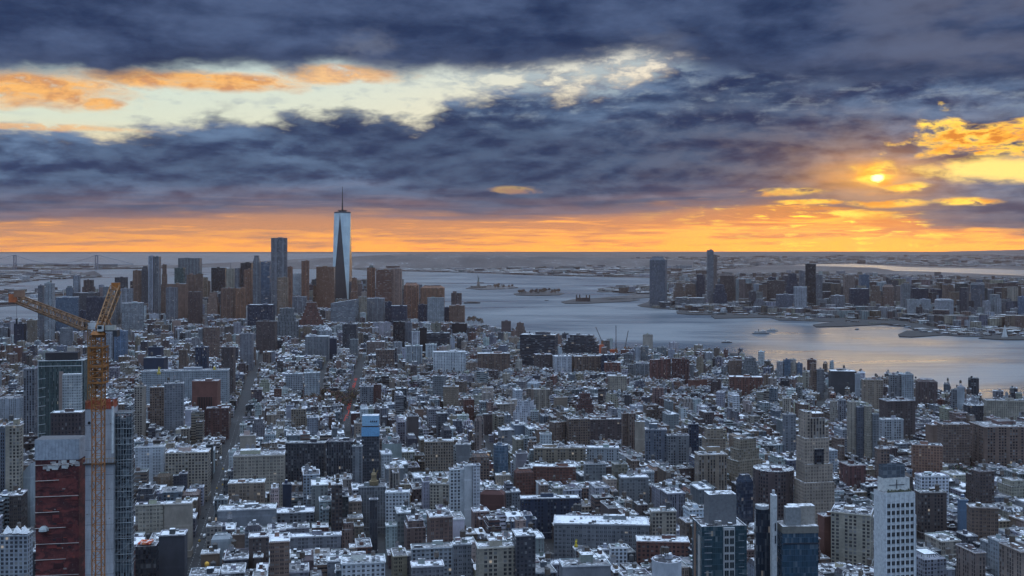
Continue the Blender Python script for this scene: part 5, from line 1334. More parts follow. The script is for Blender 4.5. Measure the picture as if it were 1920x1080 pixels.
# ------------------------------------------------------------------ trees: bare winter crowns
def tree_mesh(seed, hgt=11.0, rad=4.5, tint=(.085, .06, .05)):
    r = random.Random(seed); tr = M(); cr = M(); tr.bar((0, 0, 0), (0, 0, hgt * .45), .28, 'p', (.06, .045, .035), 6)
    for k in range(7):
        a = r.uniform(0, 6.28); e = r.uniform(.4, 1.1); L_ = rad * r.uniform(.6, .95); tr.bar((0, 0, hgt * r.uniform(.3, .45)), (math.cos(a) * math.cos(e) * L_, math.sin(a) * math.cos(e) * L_, hgt * .45 + math.sin(e) * L_), .11, 'p', (.06, .045, .035))
    for k in range(170):
        a = r.uniform(0, 6.28); u = r.random() ** .45; ph = math.acos(r.uniform(-.6, 1)); R_ = rad * u * r.uniform(.8, 1.12)
        p = Vector((math.cos(a) * math.sin(ph) * R_, math.sin(a) * math.sin(ph) * R_, hgt * .62 + math.cos(ph) * R_ * .8)); s_ = r.uniform(.3, .8)
        n = Vector((r.gauss(0, 1), r.gauss(0, 1), r.gauss(0, 1))).normalized(); t1 = n.orthogonal() * s_; t2 = n.cross(t1.normalized()) * s_
        c = tuple(x * r.uniform(.5, 1.5) for x in tint); cr.face([tuple(p + t1), tuple(p + t2), tuple(p - t1 * .8), tuple(p - t2)], 'l', c)
    t_ = tr.build('trunk'); c_ = cr.build('crown'); d_ = (t_.data, c_.data); bpy.data.objects.remove(t_); bpy.data.objects.remove(c_); return d_
TREES = [tree_mesh(k, 11 + k, 4.6 + .3 * k, t_) for k, t_ in enumerate([(.075, .06, .055), (.05, .055, .055), (.10, .065, .05), (.06, .05, .06)])]
def tree(x, y, kind, sc_, label, group):
    root = thing('tree', label, 'tree', (x, y, 2.0), group); root.scale = (sc_, sc_, sc_); root.rotation_euler = (0, 0, (x * 3.7 + y) % 6.28)
    for nm, dt in zip(('trunk', 'crown'), TREES[kind]):
        o = bpy.data.objects.new(nm, dt); COL.objects.link(o); o.parent = root
rt_ = random.Random(77)
def grove(poly, n, label, group, kinds=(0, 1, 2, 3), s0=.8, s1=1.25):
    xs = [p[0] for p in poly]; ys = [p[1] for p in poly]; k = 0; tries = 0
    while k < n and tries < n * 40:
        tries += 1; x, y = rt_.uniform(min(xs), max(xs)), rt_.uniform(min(ys), max(ys))
        if inside(x, y, poly): tree(x, y, rt_.choice(kinds), rt_.uniform(s0, s1), label, group); k += 1
grove(GRN[0], 26, 'dark bare park tree beside the beige tower at the left edge', 'park trees at the left edge', (1, 3), 1.2, 1.7)
grove(GRN[1], 48, 'reddish brown bare tree in the long park below the white campus buildings', 'trees of the long park', (2, 0), 1.3, 1.9)
grove(GRN[2], 12, 'dark tree in the park before the huge banded warehouse', 'trees before the warehouse', (1,), 1.2, 1.7)
grove(GRN[3], 14, 'dark bare tree in the round clump of the village park', 'trees of the village park', (1, 3), 1.3, 1.9)
grove(GRN[4], 9, 'dark tree by the big grey gridded block', 'trees by the gridded block', (1, 3), 1.2, 1.6)
grove(G2([(870, 606), (905, 611), (905, 604), (878, 600)]), 12, 'riverside tree below the last riverfront tower', 'riverside park trees', (1, 2), 1.4, 1.9)
isl = G2([(968, 552.5), (990, 548.5), (1030, 547.5), (1053, 550), (1045, 552.5), (1000, 553.5)])
grove(isl, 34, 'bare tree crowding the round wooded island', 'trees on the wooded island', (2, 0), 1.8, 2.8)
grove(G2([(910, 540), (925, 536.5), (962, 537.5), (968, 539.5), (935, 541.5)]), 24, 'brown tree on the statue island', 'trees on the statue island', (2,), 1.2, 2.0)  # only the red-brown crown kind is used on this island
# street trees where the blocks leave room
# ------------------------------------------------------------------ across the river
JC = """
1218|1251|481|574|5150|V|bg|cham2 pent|tall slate skyscraper standing at the river point
1262|1284|531|562|5500|P|br|set|brown block behind the river point
1284|1304|532|562|5520|P|br|tank|second brown block behind the river point
1306|1323|515|562|5500|C|na||navy tower left of the slender twin-stepped skyscraper
1325|1338|469|573|5150|V|gy|pent|slender skyscraper with a stepped crown across the river
1336|1345|478|573|5160|V|pk||lower step of the slender skyscraper
1336|1363|534|573|5080|V|na|set|navy tower at the foot of the slender skyscraper
1350|1379|511|566|5300|V|bb|cham|brown tower with cut corners across the river
1265|1323|558|580|5060|N|gy|r0.4|low grey riverside offices
1290|1330|574|584|4980|P|lg|r0.4 snow|pale house on the pier
1365|1395|568|582|5000|P|gy|r0.5 snow|white-roofed block by the piers
1410|1436|561|588|4900|P|gy|set|grey block across the river left of the navy offices
1438|1471|526|580|5250|V|bb|r0.5|wide dark brown office slab across the river
1440|1455|520|560|5500|C|na||navy office behind the wide slab
1473|1498|513|580|5150|V|na|set|navy stepped office tower across the river
1498|1509|508|575|5200|V|gy||grey slim tower beside the flat-topped skyscraper
1510|1530|495|590|4850|V|bk||flat-topped black skyscraper across the river
1530|1542|515|580|5000|V|gy||grey shaft right of the flat-topped skyscraper
1455|1489|552|593|4780|V|bg|r0.5|blue grey waterfront slab
1488|1513|538|594|4760|P|lg||light apartment tower at the water
1530|1550|561|593|4780|V|gy||grey waterfront block with ribs
1558|1583|554|592|4790|P|gy|round|rounded pale waterfront block
1581|1603|516|570|5100|P|pk||pinkish tower far across the river
1591|1630|541|586|4900|V|na|r0.6|wide navy block across the river
1610|1630|515|570|5200|C|bl||pale blue tower across the river
1630|1654|536|586|4880|P|br|set|brown tower across the river
1654|1677|533|588|4860|P|br|cham|brown twin tower with a rounded head
1665|1684|525|565|5300|V|dk|round|dark tower with round top across the river
1690|1707|532|595|4700|P|gy||grey apartment tower across the river
1707|1741|541|575|5050|C|na|r0.5|navy office block with a flat roof
1743|1766|542|578|5050|C|na||second navy office block
1766|1788|534|590|4900|P|br||brown tower right of the navy office blocks
1700|1724|560|611|4380|V|lg|dome|domed pale waterfront tower
1724|1745|561|606|4420|V|lg||flat pale waterfront tower
1752|1788|560|614|4320|V|lg|cham2 r0.6|broad pale waterfront tower with an arched head
1793|1806|573|612|4350|P|lg|snow|white small waterfront block
1803|1831|577|612|4340|P|gy|set|grey stepped waterfront block
1820|1846|533|600|4600|V|bg||tall blue grey tower near the right edge
1842|1858|564|612|4350|V|lg||grey framed waterfront tower
1858|1878|560|612|4360|P|lg||light framed waterfront tower
1875|1894|562|612|4370|P|gy||grey framed waterfront block
1893|1911|578|612|4340|V|lg||light waterfront block at the right edge
1908|1930|556|614|4300|V|bl||blue waterfront tower at the right edge
1855|1893|598|618|4250|P|gy|r0.4 snow|low row at the right waterfront
1806|1830|606|618|4260|P|gy|r0.4|low block before the stepped waterfront block
1235|1262|566|579|5080|P|dk|r0.5 round|dark low block next to the river point skyscraper
1383|1440|580|589|4880|P|gy|r0.2 snow|long pier shed with a snowy roof
1560|1650|594|600|4600|P|lg|r0.15 snow|long low waterfront row
"""
for i, ln in enumerate(JC.strip().splitlines()):
    q = ln.split('|'); x0, x1, yt, yb, d = map(float, q[:5]); st, ck, op, lab = q[5:]; r = random.Random(700 + i); rat = .8; ws = []
    for w_ in op.split():
        if w_[0] == 'r' and w_[1:].replace('.', '').isdigit(): rat = float(w_[1:])
        else: ws.append(w_)
    th = math.radians(r.uniform(-14, 14) - 8); w, dd, cx, cy = fit(x0, x1, d, th, rat)
    if 'round' in ws: w = (x1 - x0) * d / F; dd = w
    g = GRIDS[st]; grid_ = (g[0] * 1.5, g[1] * 1.25, g[2], g[3]); h = zat(yt, d); foot(cx, cy, w, dd, th)
    kd_ = 'tower' if h > 60 else 'building'; root = thing(kd_, lab, kd_, (cx, cy, 2)); P_ = Parts(); block(P_, cx, cy, w, dd, th, h, jit(PAL[ck], r, .06), grid_, r, 0, r.uniform(.3, .7), ' '.join(ws), 1.0 if st == 'C' else 0.0); P_.build(root)
    occl(x0, x1, yt, Y0 + (H - 14) * F / d, d, lab)
# low houses, sheds and blocks spreading to the hills, too many to count
def scatter(name, label, polypx, n, h0, h1, s0, s1, seed, pal=('lg', 'gy', 'br', 'dk', 'be', 'wh', 'bb'), pt=.03, ht=45):
    poly = G2(polypx); r = random.Random(seed); m_ = M(); k = 0; ys = [q[1] for q in polypx]; xs = [q[0] for q in polypx]; tries = 0
    while k < n and tries < n * 8:
        tries += 1; x, y = r.uniform(min(xs), max(xs)), r.uniform(min(ys), max(ys)); X, Y = gp(x, y, 2.0)
        if not inside(X, Y, poly): continue
        mh = max_h(x - 9, x + 9, Y) if name == 'waterfront_midrises' else 999
        if mh < 8: continue
        k += 1; sc_ = r.uniform(s0, s1) * (1 + Y / 9000); w, d = sc_ * r.uniform(.8, 2.2), sc_; h = r.uniform(h0, h1) if r.random() > pt else r.uniform(h1, ht); h = min(h, mh); t_ = tuple(c * (.8 if Y < 6000 else .6) for c in jit(PAL[r.choice(pal)], r, .2))
        th = r.choice([.3, .3, -.5, 1.0]) + r.uniform(-.05, .05); m_.box(X, Y, 1.5, h, w, d, th, (*t_, 0), (.7, .5, .5, .5), cap='r', captint=(*(r.choice([.06, .12, .25]),) * 3, r.choice([.05, .2, .5])))
    o = m_.build(name); tag(o, label, 'buildings', None, 'stuff'); return o
scatter('far_bank_houses', 'countless low houses and sheds across the river behind the waterfront towers', [(1225, 576), (1225, 532), (1260, 515), (1500, 512), (1920, 522), (2000, 530), (2000, 628), (1800, 622), (1700, 602), (1460, 592), (1300, 583)], 9000, 6, 16, 8, 20, 5, pt=.05, ht=50)
scatter('waterfront_midrises', 'close-set waterfront blocks between the towers across the river', [(1262, 577), (1270, 566), (1440, 562), (1500, 556), (1920, 562), (1980, 568), (1985, 622), (1800, 616), (1700, 600), (1450, 590), (1300, 583)], 1250, 16, 48, 14, 24, 51, pal=('lg', 'gy', 'br', 'dk', 'be', 'bb', 'bg', 'pk'), pt=.42, ht=135)
scatter('waterfront_sheds', 'low sheds, yards and lorries along the edge of the far bank', [(1262, 583), (1300, 586), (1440, 592), (1460, 598), (1640, 605), (1730, 618), (1800, 618), (1985, 625), (1985, 637), (1900, 630), (1800, 628.5), (1730, 624), (1700, 611), (1560, 602), (1440, 593), (1300, 587)], 420, 4, 9, 8, 16, 52, pt=.04, ht=18)
scatter('plain_houses', 'countless pale roofs spread over the plain towards the horizon', [(1000, 508), (1000, 489), (1250, 484), (1400, 482), (1960, 478), (1960, 498), (1800, 500), (1600, 494), (1420, 498), (1260, 515)], 9000, 6, 16, 12, 34, 6, pt=.03, ht=45)
scatter('port_sheds', 'pale port sheds and tanks on the shore beyond the statue', [(960, 514), (960, 500), (1220, 500), (1222, 519), (1100, 518)], 1500, 8, 18, 25, 60, 8, pal=('wh', 'lg', 'gy', 'dk', 'br'), pt=.05, ht=40)
scatter('hill_houses', 'countless houses on the dark hills beyond the bay', [(480, 495), (600, 497), (700, 507), (960, 513), (960, 492), (800, 490), (600, 490)], 1500, 7, 14, 20, 45, 9, pt=.02, ht=40)
scatter('far_shore_houses', 'low buildings on the far left shore before the bridge', [(0, 534), (60, 526), (180, 520), (120, 509), (0, 509)], 500, 6, 16, 16, 40, 12, pt=.05, ht=40)
scatter('far_shore_houses', 'thin line of shore houses below the bridge towers', [(0, 505), (260, 504), (300, 502), (0, 499)], 400, 8, 20, 25, 50, 15, pt=.05, ht=50)
scatter('near_shore_houses', 'low sheds on the shore across the left river', [(0, 572), (60, 568), (105, 558), (135, 549), (60, 549), (0, 548)], 420, 6, 16, 14, 34, 13, pt=.08, ht=40)
scatter('park_sheds', 'low park sheds on the flat land before the river point', [(1130, 547), (1150, 538), (1218, 534), (1220, 552)], 90, 4, 12, 12, 30, 14)
# --- ferry hall on its long island
EL = thing('ferry_hall', 'red brick ferry hall with domed towers on the long low island', 'building', (*gp(1093, 566), 2)); cx, cy = gp(1093, 566); m_ = M()
m_.box(cx, cy, 2, 24, 74, 30, .05, (.10, .07, .07), (.6, .6, .4, .6)); m_.build('wall', EL)
for sx in (-18, 18, -34, 34):
    m_ = M(); m_.prism(rect(cx + sx, cy - 12, 7, 7, 0), 2, 36, (.11, .08, .075), (.4, .5, .3, .6), cap='p'); m_.build('tower', EL); m_ = M()
    for i in range(4): a0, a1 = i * math.pi / 8, (i + 1) * math.pi / 8; m_.prism(ngon(cx + sx, cy - 12, 4 * math.cos(a0), 8), 36 + 5 * math.sin(a0), 36 + 5 * math.sin(a1), (.12, .15, .14), mat='p', ring1=ngon(cx + sx, cy - 12, max(.2, 4 * math.cos(a1)), 8))
    m_.build('dome', EL)
# --- statue on its star fort
def statue():
    d = 7230.0; cx = xat(897, d); root = thing('statue', 'small statue raising a torch on a stepped pedestal on its island', 'statue', (cx, d, 4)); c = (.15, .19, .17)
    m_ = M(); st_ = [(cx + math.cos(a) * (38 if i % 2 else 56), d + math.sin(a) * (38 if i % 2 else 56)) for i, a in enumerate([k * math.pi / 11 for k in range(22)])]
    m_.prism(st_, 4, 16, (.20, .17, .16), mat='p', cap='r', captint=(.12, .12, .1, .3)); m_.build('fort', root)
    m_ = M(); m_.prism(rect(cx, d, 24, 24, 0), 16, 24, (.25, .21, .18), mat='p', cap='p', captint=(.25, .21, .18)); m_.prism(rect(cx, d, 16, 16, 0), 24, 46, (.24, .20, .17), mat='p', ring1=rect(cx, d, 12, 12, 0), cap='p', captint=(.2, .2, .2)); m_.build('pedestal', root)
    m_ = M(); z = 46; prof = [(5.2, 0), (4.6, 9), (4.0, 17), (3.9, 23), (3.4, 27), (1.6, 28.6), (1.5, 30), (1.9, 32), (1.3, 34)]
    for (r0, a), (r1, b_) in zip(prof, prof[1:]): m_.prism(ngon(cx, d, r0, 10, 0, 1.1), z + a, z + b_, c, mat='p', ring1=ngon(cx, d, r1, 10, 0, 1.1), cap='p', captint=c)
    m_.bar((cx - 2.8, d, z + 26), (cx - 4.6, d, z + 37), 1.1, 'p', c, 6); m_.bar((cx + 3.0, d - 1, z + 25), (cx + 4.4, d - 2.5, z + 19), 1.2, 'p', c, 6); m_.build('figure', root)
    m_ = M(); m_.prism(ngon(cx - 4.6, d, 1.0, 8), z + 37, z + 40, c, mat='p', ring1=ngon(cx - 4.6, d, 1.9, 8), cap='p', captint=c); m_.prism(ngon(cx - 4.6, d, 1.3, 8), z + 40, z + 43.5, (.5, .38, .12), mat='p', ring1=ngon(cx - 4.6, d, .2, 8)); m_.build('torch', root)
    m_ = M()
    for k in range(7): a = math.pi * (k + .5) / 7; m_.bar((cx + math.cos(a) * 1.6, d, z + 33), (cx + math.cos(a) * 4.2, d, z + 33.6 + math.sin(a) * 3), .25, 'p', c)
    m_.build('crown', root); m_ = M(); m_.box(cx + 4.6, d - 3, z + 18, z + 25, 3.6, 1.0, .2, c, mat='p', cap='p'); m_.build('tablet', root)
statue()
# --- suspension bridge far to the left
def bridge():
    d = 12000.0; xs = [xat(28, d), xat(181, d)]; root = thing('suspension_bridge', 'far suspension bridge with two slender towers at the harbour mouth', 'bridge', ((xs[0] + xs[1]) / 2, d, 2)); c = (.20, .23, .28); zt = zat(478, d); zd = 66
    for x in xs:
        m_ = M()
        for s_ in (-13, 13): m_.prism(rect(x + s_, d, 11, 12, 0), 1, zt, c, mat='p', cap='p', captint=c)
        for z in (zt - 14, zd - 4): m_.box(x, d, z, z + 12, 18, 10, 0, c, mat='p', cap='p', captint=c)
        m_.build('bridge_tower', root)
    m_ = M(); x0, x1 = xs[0] - 420, xs[1] + 420; m_.box((x0 + x1) / 2, d, zd - 7, zd, x1 - x0, 30, 0, c, mat='p', cap='p', captint=c); m_.build('deck', root)
    for s_ in (-14, 14):
        m_ = M(); n = 24; P3 = []
        for i in range(n + 1): f = i / n; P3.append((xs[0] + (xs[1] - xs[0]) * f, d + s_, zd + 6 + (zt - zd - 6) * (2 * f - 1) ** 2))
        P3 = [(x0, d + s_, zd)] + P3 + [(x1, d + s_, zd)]
        for p, q in zip(P3, P3[1:]): m_.bar(p, q, 1.5, 'p', c)
        m_.build('cable', root); m_ = M()
        for p in P3[2:-2]: m_.bar(p, (p[0], p[1], zd), .5, 'p', c)
        m_.build('hanger', root)
bridge()
# --- boats
def boat(x, y, L, label, kind='ferry', th=0.0, tint=(.06, .06, .07)):
    X, Y = gp(x, y); root = thing(kind if kind != 'ferry' else 'ferry_boat', label, 'boat', (X, Y, 0), 'boats on the river'); W = L * .22; root.rotation_euler = (0, 0, th)
    def add(m_, nm):
        o = m_.build(nm); o.parent = root
    m_ = M(); hull = [(-L / 2, -W / 2), (L * .3, -W / 2), (L / 2, 0), (L * .3, W / 2), (-L / 2, W / 2)]; m_.prism([(p[0] * .95, p[1] * .85) for p in hull], -.5, L * .06 + 1, tint, mat='p', ring1=hull, cap='p', captint=(.2, .2, .2)); add(m_, 'hull')
    if kind == 'sailing_boat':
        m_ = M(); m_.bar((0, 0, 1), (0, 0, L * 1.5), .3, 'p', (.5, .5, .5)); add(m_, 'mast')
        for sx, nm in ((1, 'mainsail'), (-1, 'foresail')): m_ = M(); a, b_, c = (sx * .6, 0, 3), (sx * L * .42, .5, 3), (sx * .6, 0, L * 1.45); m_.face([a, b_, c], 'p', (.8, .8, .8)); m_.face([(a[0], .3, a[2]), (c[0], .3, c[2]), (b_[0], .8, b_[2])], 'p', (.8, .8, .8)); add(m_, nm)
    elif kind == 'barge':
        m_ = M(); m_.box(-L * .38, 0, L * .06 + 1, L * .16 + 1, L * .1, W * .7, 0, (.4, .4, .4), mat='p', cap='p'); add(m_, 'wheelhouse'); m_ = M(); m_.box(L * .05, 0, L * .06 + 1, L * .09 + 1, L * .6, W * .7, 0, (.12, .09, .08), mat='p', cap='p', captint=(.15, .12, .1)); add(m_, 'hold')
    else:
        m_ = M(); m_.box(-L * .05, 0, L * .06 + 1, L * .15 + 1, L * .66, W * .8, 0, (.5, .5, .5), (.5, .6, .6, .5), cap='p', captint=(.6, .6, .6)); add(m_, 'cabin'); m_ = M(); m_.box(L * .12, 0, L * .15 + 1, L * .21 + 1, L * .14, W * .5, 0, (.6, .6, .6), mat='p', cap='p', captint=(.6, .6, .6)); add(m_, 'bridge'); m_ = M(); m_.prism(ngon(-L * .15, 0, W * .12, 8), L * .15 + 1, L * .25 + 1, (.1, .1, .1), mat='p', cap='p'); add(m_, 'funnel')
boat(885, 569, 88, 'dark barge on the water right of the riverfront towers', 'barge', .05)
boat(1427, 626, 60, 'ferry in the middle of the river', 'ferry', .1, (.25, .25, .26)); boat(1448, 621, 40, 'small ferry just right of the larger one', 'ferry', -.1, (.4, .4, .4))
boat(1607, 618, 22, 'tiny boat near the far piers', 'ferry', .6); boat(1363, 643, 34, 'small dark boat trailing a wake in mid river', 'ferry', 0.0)
boat(1025, 564, 24, 'tiny boat before the long low island', 'ferry', .2); boat(580, 552, 70, 'dark boat glimpsed between the downtown towers', 'barge', 0.1)
boat(1884, 634, 30, 'white tall-sailed boat at the right edge pier', 'sailing_boat', .3, (.7, .7, .7)); boat(901, 531, 60, 'small boat behind the statue island', 'barge', 0.0); boat(17, 597, 30, 'small dark boat on the left river', 'ferry', 1.2)
# --- harbour cranes at the building site by the river
def mini_crane(xb, yb_, xt, yt_, d, label, tint=(.08, .07, .07)):
    b_ = (xat(xb, d), d, zat(yb_, d)); t_ = (xat(xt, d), d, zat(yt_, d)); root = thing('site_crane', label, 'crane', (b_[0], d, 2), 'cranes at the riverside building site')
    m_ = M(); lattice(m_, b_, t_, 1.8, 1.2, 14, tint, .16, .3); m_.build('jib' if abs(xb - xt) > 2 else 'mast', root)
    m_ = M(); m_.box(b_[0], d, 2, b_[2] + 3, 5, 5, 0, (.3, .12, .05), (.4, .4, .3, .4), mat='p', cap='p'); m_.build('base', root); m_ = M(); m_.box(b_[0] + 2, d, b_[2] + 3, b_[2] + 6, 4, 3, 0, (.2, .2, .2), mat='p', cap='p'); m_.build('cab', root)
mini_crane(1129, 641, 1117, 613, 2900, 'thin crane jib leaning left over the terraced office'); mini_crane(1155, 655, 1155, 610, 2850, 'straight crane mast at the orange building site'); mini_crane(1172, 652, 1178, 620, 2900, 'thin crane jib leaning right of the orange site')
d = 2860; R_ = thing('unfinished_building', 'unfinished block wrapped in bright orange netting by the river', 'building', (xat(1140, d), d, 2)); m_ = M()
m_.box(xat(1128, d), d, 2, zat(646, d), 9 * d / F, 14, 0, (.55, .13, .06), mat='p', cap='p', captint=(.3, .1, .06)); m_.box(xat(1150, d), d, 2, zat(655, d), 14 * d / F, 16, .1, (.50, .11, .05), mat='p', cap='p', captint=(.3, .1, .06)); m_.build('netting', R_)
m_ = M(); m_.box(xat(1137, d), d + 6, 2, zat(638, d), 12 * d / F, 16, 0, (.16, .13, .12), GRIDS['P']); m_.build('concrete_frame', R_)
# --- red netted roof at the bottom left, statue and gold details
d = 897; R_ = thing('roof_canopy', 'bright red speckled canopy on the black glass corner building', 'canopy', (xat(268, d), d, zat(1022, d))); m_ = M(); rg = random.Random(3); z = zat(1022, d)
for i in range(9):
    for j in range(8): m_.box(xat(258 + i * 2.6, d), d + 2 + j * 1.3, z, z + rg.uniform(.8, 2.0), 1.15, 1.25, .15, rg.choice([(.6, .07, .03), (.7, .16, .06), (.5, .05, .03), (.72, .6, .55), (.65, .25, .12)]), mat='p', cap='p', captint=(*rg.choice([(.6, .07, .03), (.75, .2, .08), (.72, .6, .55)]), 0))
m_.build('panels', R_)
def finial(x, yt_, yb_, d, label, tint, w=3.0, ball=False):
    X = xat(x, d); z0, z1 = zat(yb_, d), zat(yt_, d); root = thing('rooftop_statue' if not ball else 'rooftop_ball', label, 'statue' if not ball else 'finial', (X, d, z0)); m_ = M(); hh = z1 - z0
    m_.prism(ngon(X, d, w * .8, 8), z0, z0 + hh * .25, tuple(c * .7 for c in tint), mat='p', cap='p', captint=tint); m_.build('plinth', root); m_ = M()
    if ball:
        zc = z0 + hh * .65; R0 = hh * .35
        for i in range(8): a0, a1 = -math.pi / 2 + i * math.pi / 8, -math.pi / 2 + (i + 1) * math.pi / 8; m_.prism(ngon(X, d, max(.05, R0 * math.cos(a0)), 12), zc + R0 * math.sin(a0), zc + R0 * math.sin(a1), tint, mat='p', ring1=ngon(X, d, max(.05, R0 * math.cos(a1)), 12))
        m_.build('ball', root)
    else:
        pr = [(.55, .25), (.42, .45), (.48, .62), (.3, .74), (.16, .78), (.2, .86), (.1, .95), (.04, 1.0)]
        for (r0, a), (r1, b_) in zip(pr, pr[1:]): m_.prism(ngon(X, d, w * r0, 8), z0 + hh * a, z0 + hh * b_, tint, mat='p', ring1=ngon(X, d, w * r1, 8))
        m_.bar((X + w * .3, d, z0 + hh * .62), (X + w * .7, d, z0 + hh * .9), w * .1, 'p', tint); m_.build('figure', root)
finial(701, 878, 909, 1152, 'bronze figure rising from the grey block', (.24, .18, .10), 6.5); finial(388, 1053, 1066, 960, 'golden ball beside the avenue at the bottom', (.75, .42, .06), 2.2, True)
finial(1080, 1010, 1026, 1000, 'yellow figure on the roof edge of the very long building', (.62, .47, .05), 2.2); finial(298, 687, 702, 1900, 'yellow crane cabin on the pale block', (.6, .48, .12), 4.5); finial(402, 687, 693, 1900, 'small golden roof lantern on the long pale block', (.6, .45, .05), 4.0, True)
# --- traffic
def vehicle(X, Y, th, kind, tint, label, group):
    root = thing(kind, label, kind.replace('_', ' '), (X, Y, 2.2), group); root.rotation_euler = (0, 0, th); dims = {'car': (1.8, 4.5, 1.4), 'bus': (2.5, 12.5, 3.1), 'delivery_truck': (2.4, 8.5, 3.3), 'trailer_truck': (2.5, 16.0, 3.8)}[kind]; w, l, h = dims
    def add(m_, nm): o = m_.build(nm); o.parent = root
    m_ = M()
    if kind == 'car':
        m_.box(0, 0, .3, .85, w, l, 0, tint, mat='p', cap='p', captint=tint); add(m_, 'body'); m_ = M(); m_.prism(rect(0, -.1, w * .92, l * .55, 0), .85, h, (.02, .025, .03), mat='p', ring1=rect(0, -.1, w * .8, l * .38, 0), cap='p', captint=tint); add(m_, 'cabin')
    else:
        m_.box(0, -l * .06 if kind != 'bus' else 0, .6, h, w, l * (.82 if kind != 'bus' else 1), 0, tint, mat='p', cap='p', captint=tuple(min(.85, c * 1.1) for c in tint)); add(m_, 'body')
        m_ = M(); m_.box(0, l * .42 if kind != 'bus' else 0, .6 if kind != 'bus' else 1.6, h * .75, w * (.95 if kind != 'bus' else 1.02), l * (.14 if kind != 'bus' else .96), 0, (.03, .035, .05), mat='p', cap='p', captint=(.3, .3, .3)); add(m_, 'cab' if kind != 'bus' else 'windows')
    for sx, nm in ((-1, 0), (1, 0)):
        for sy in (-.32, .32):
            m_ = M(); x = sx * w * .47; ys = l * sy
            ring = [(x, ys + .36 * math.cos(a), .36 + .36 * math.sin(a)) for a in [i * math.pi / 4 for i in range(8)]]; m_.face(ring, 'p', (.02, .02, .02)); m_.face([(p[0] + .12 * sx, p[1], p[2]) for p in ring], 'p', (.02, .02, .02))
            for i in range(8): p, q = ring[i], ring[(i + 1) % 8]; m_.face([p, q, (q[0] + .12 * sx, q[1], q[2]), (p[0] + .12 * sx, p[1], p[2])], 'p', (.02, .02, .02))
            add(m_, 'wheel')
    return root, add, dims
def along(g, s_, off):
    L = 0
    for (ax, ay), (bx, by) in zip(g, g[1:]):
        l = math.hypot(bx - ax, by - ay)
        if L + l >= s_: t_ = (s_ - L) / l; dx, dy = (bx - ax) / l, (by - ay) / l; return ax + dx * l * t_ + dy * off, ay + dy * l * t_ - dx * off, math.atan2(dy, dx) - math.pi / 2
        L += l
    return None
rv = random.Random(5)
def pix_vehicle(x, y, kind, tint, label):
    X, Y = gp(x, y, 2.2); g = ROADS[0][0]; best = min(((math.hypot(X - (a[0] + b_[0]) / 2, Y - (a[1] + b_[1]) / 2), math.atan2(b_[1] - a[1], b_[0] - a[0]) - math.pi / 2) for a, b_ in zip(g, g[1:])), key=lambda q: q[0])
    vehicle(X, Y, best[1], kind, tint, label, 'traffic on the left avenue')
for x, y, kd, ti, lb in ((402, 946, 'trailer_truck', (.5, .52, .55), 'long pale trailer truck on the left avenue'), (393, 976, 'delivery_truck', (.42, .38, .34), 'tan box truck below the pale trailer truck'), (383, 1008, 'delivery_truck', (.6, .62, .64), 'white box truck lowest on the left avenue'),
                         (406, 930, 'delivery_truck', (.5, .5, .5), 'grey truck just ahead of the pale trailer truck'), (414, 861, 'bus', (.7, .72, .74), 'white bus high on the left avenue'), (405, 862, 'bus', (.66, .68, .70), 'white bus left of its twin on the avenue'), (423, 888, 'delivery_truck', (.7, .7, .72), 'white van where the avenue narrows'), (417, 900, 'car', (.6, .62, .64), 'white car below the white van')):
    pix_vehicle(x, y, kd, ti, lb)
CT = {'white': (.7, .7, .72), 'black': (.02, .02, .025), 'silver': (.35, .36, .38), 'yellow': (.55, .34, .02), 'grey': (.14, .14, .15)}
for ri, side, s0, s1, stp, grp in ((0, 1, 200, 700, 15, 'cars on the left avenue'), (1, 1, 200, 560, 14, 'cars on the middle avenue')):
    g = ROADS[ri][0]; s_ = s0
    while s_ < s1:
        s_ += stp * rv.uniform(.8, 2.2); off = rv.choice([-7, -3, 3, 7]); p = along(g, s_, off); cn = rv.choice(list(CT))
        if p and p[1] > 820: vehicle(p[0], p[1], p[2], 'car', CT[cn], f'{cn} car on the {"left" if ri == 0 else "middle"} avenue', f'{cn} {grp}')
proto = None; g = ROADS[2][0]; k = 0
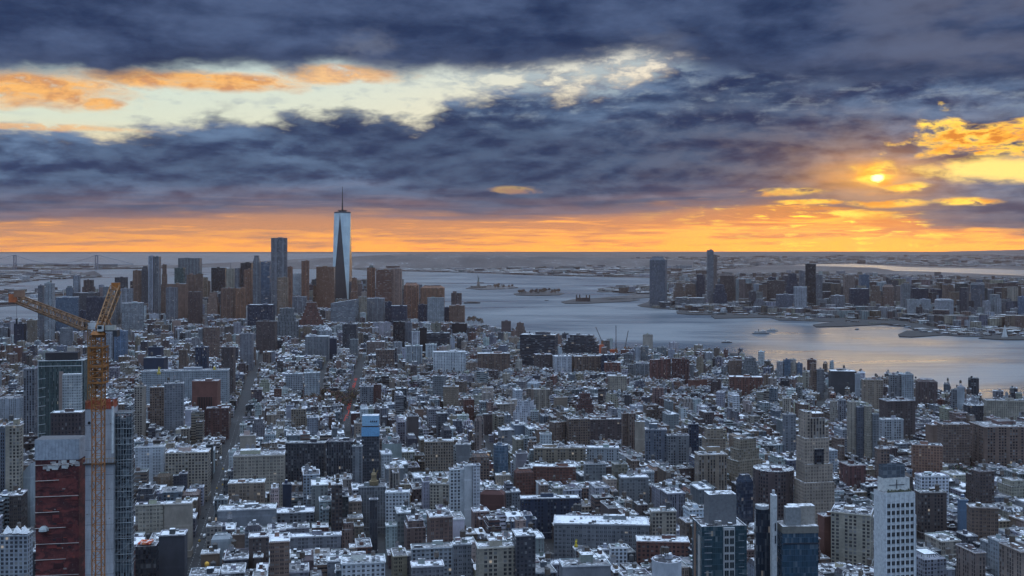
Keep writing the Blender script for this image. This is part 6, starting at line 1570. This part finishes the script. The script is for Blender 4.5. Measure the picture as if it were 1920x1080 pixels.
for s_ in range(60, 640, 14):                      # stopped cars with their tail lamps lit
    for off in (-5, -1.5):
        if rv.random() < .3: continue
        p = along(g, s_ + rv.uniform(0, 3), off)
        if not p: continue
        if proto is None:
            root, add, (w, l, h) = vehicle(p[0], p[1], p[2], 'car', (.05, .05, .06), 'dark car with red tail lamps queueing in the far avenue', 'queueing cars with red tail lamps')
            for sx in (-1, 1):
                m_ = M('R'); m_.box(sx * w * .33, -l / 2 - .06, .45, 1.05, w * .36, .1, 0, (.6, .02, .01), cap='R'); add(m_, 'tail_lamp')
            proto = root
        else:
            r = proto.copy(); COL.objects.link(r); r.location = (p[0], p[1], 2.2); r.rotation_euler = (0, 0, p[2])
            for ch in list(proto.children): c = ch.copy(); COL.objects.link(c); c.parent = r
# ------------------------------------------------------------------ air
hz = M(); RB = 33900.0
bmz = bmesh.new(); z0h, z1h = -1.0, 700.0
vl = [bmz.verts.new((x, y, z)) for z in (z0h, z1h) for x, y in ((-RB, -RB * .2), (RB, -RB * .2), (RB, RB), (-RB, RB))]
for f in ((3, 2, 1, 0), (4, 5, 6, 7), (0, 1, 5, 4), (1, 2, 6, 5), (2, 3, 7, 6), (3, 0, 4, 7)): bmz.faces.new([vl[i] for i in f])
me = bpy.data.meshes.new('haze'); bmz.to_mesh(me); bmz.free(); hzo = bpy.data.objects.new('haze', me); COL.objects.link(hzo); hzo['kind'] = 'stuff'
mh = bpy.data.materials.new('haze'); mh.use_nodes = True; t = mh.node_tree; t.nodes.clear(); pv = t.nodes.new('ShaderNodeVolumePrincipled'); ou = t.nodes.new('ShaderNodeOutputMaterial'); t.links.new(pv.outputs[0], ou.inputs['Volume'])
pv.inputs['Color'].default_value = (.95, .60, .47, 1); pv.inputs['Density'].default_value = 1.4e-5; pv.inputs['Anisotropy'].default_value = 0.0
me.materials.append(mh)
for o in list(bpy.data.objects):
    if o.type == 'MESH' and o.data.users == 0: bpy.data.objects.remove(o)
dup = [k for k, v in LABELS.items() if v > 1]; print('DUP LABELS', len(dup), dup[:6])
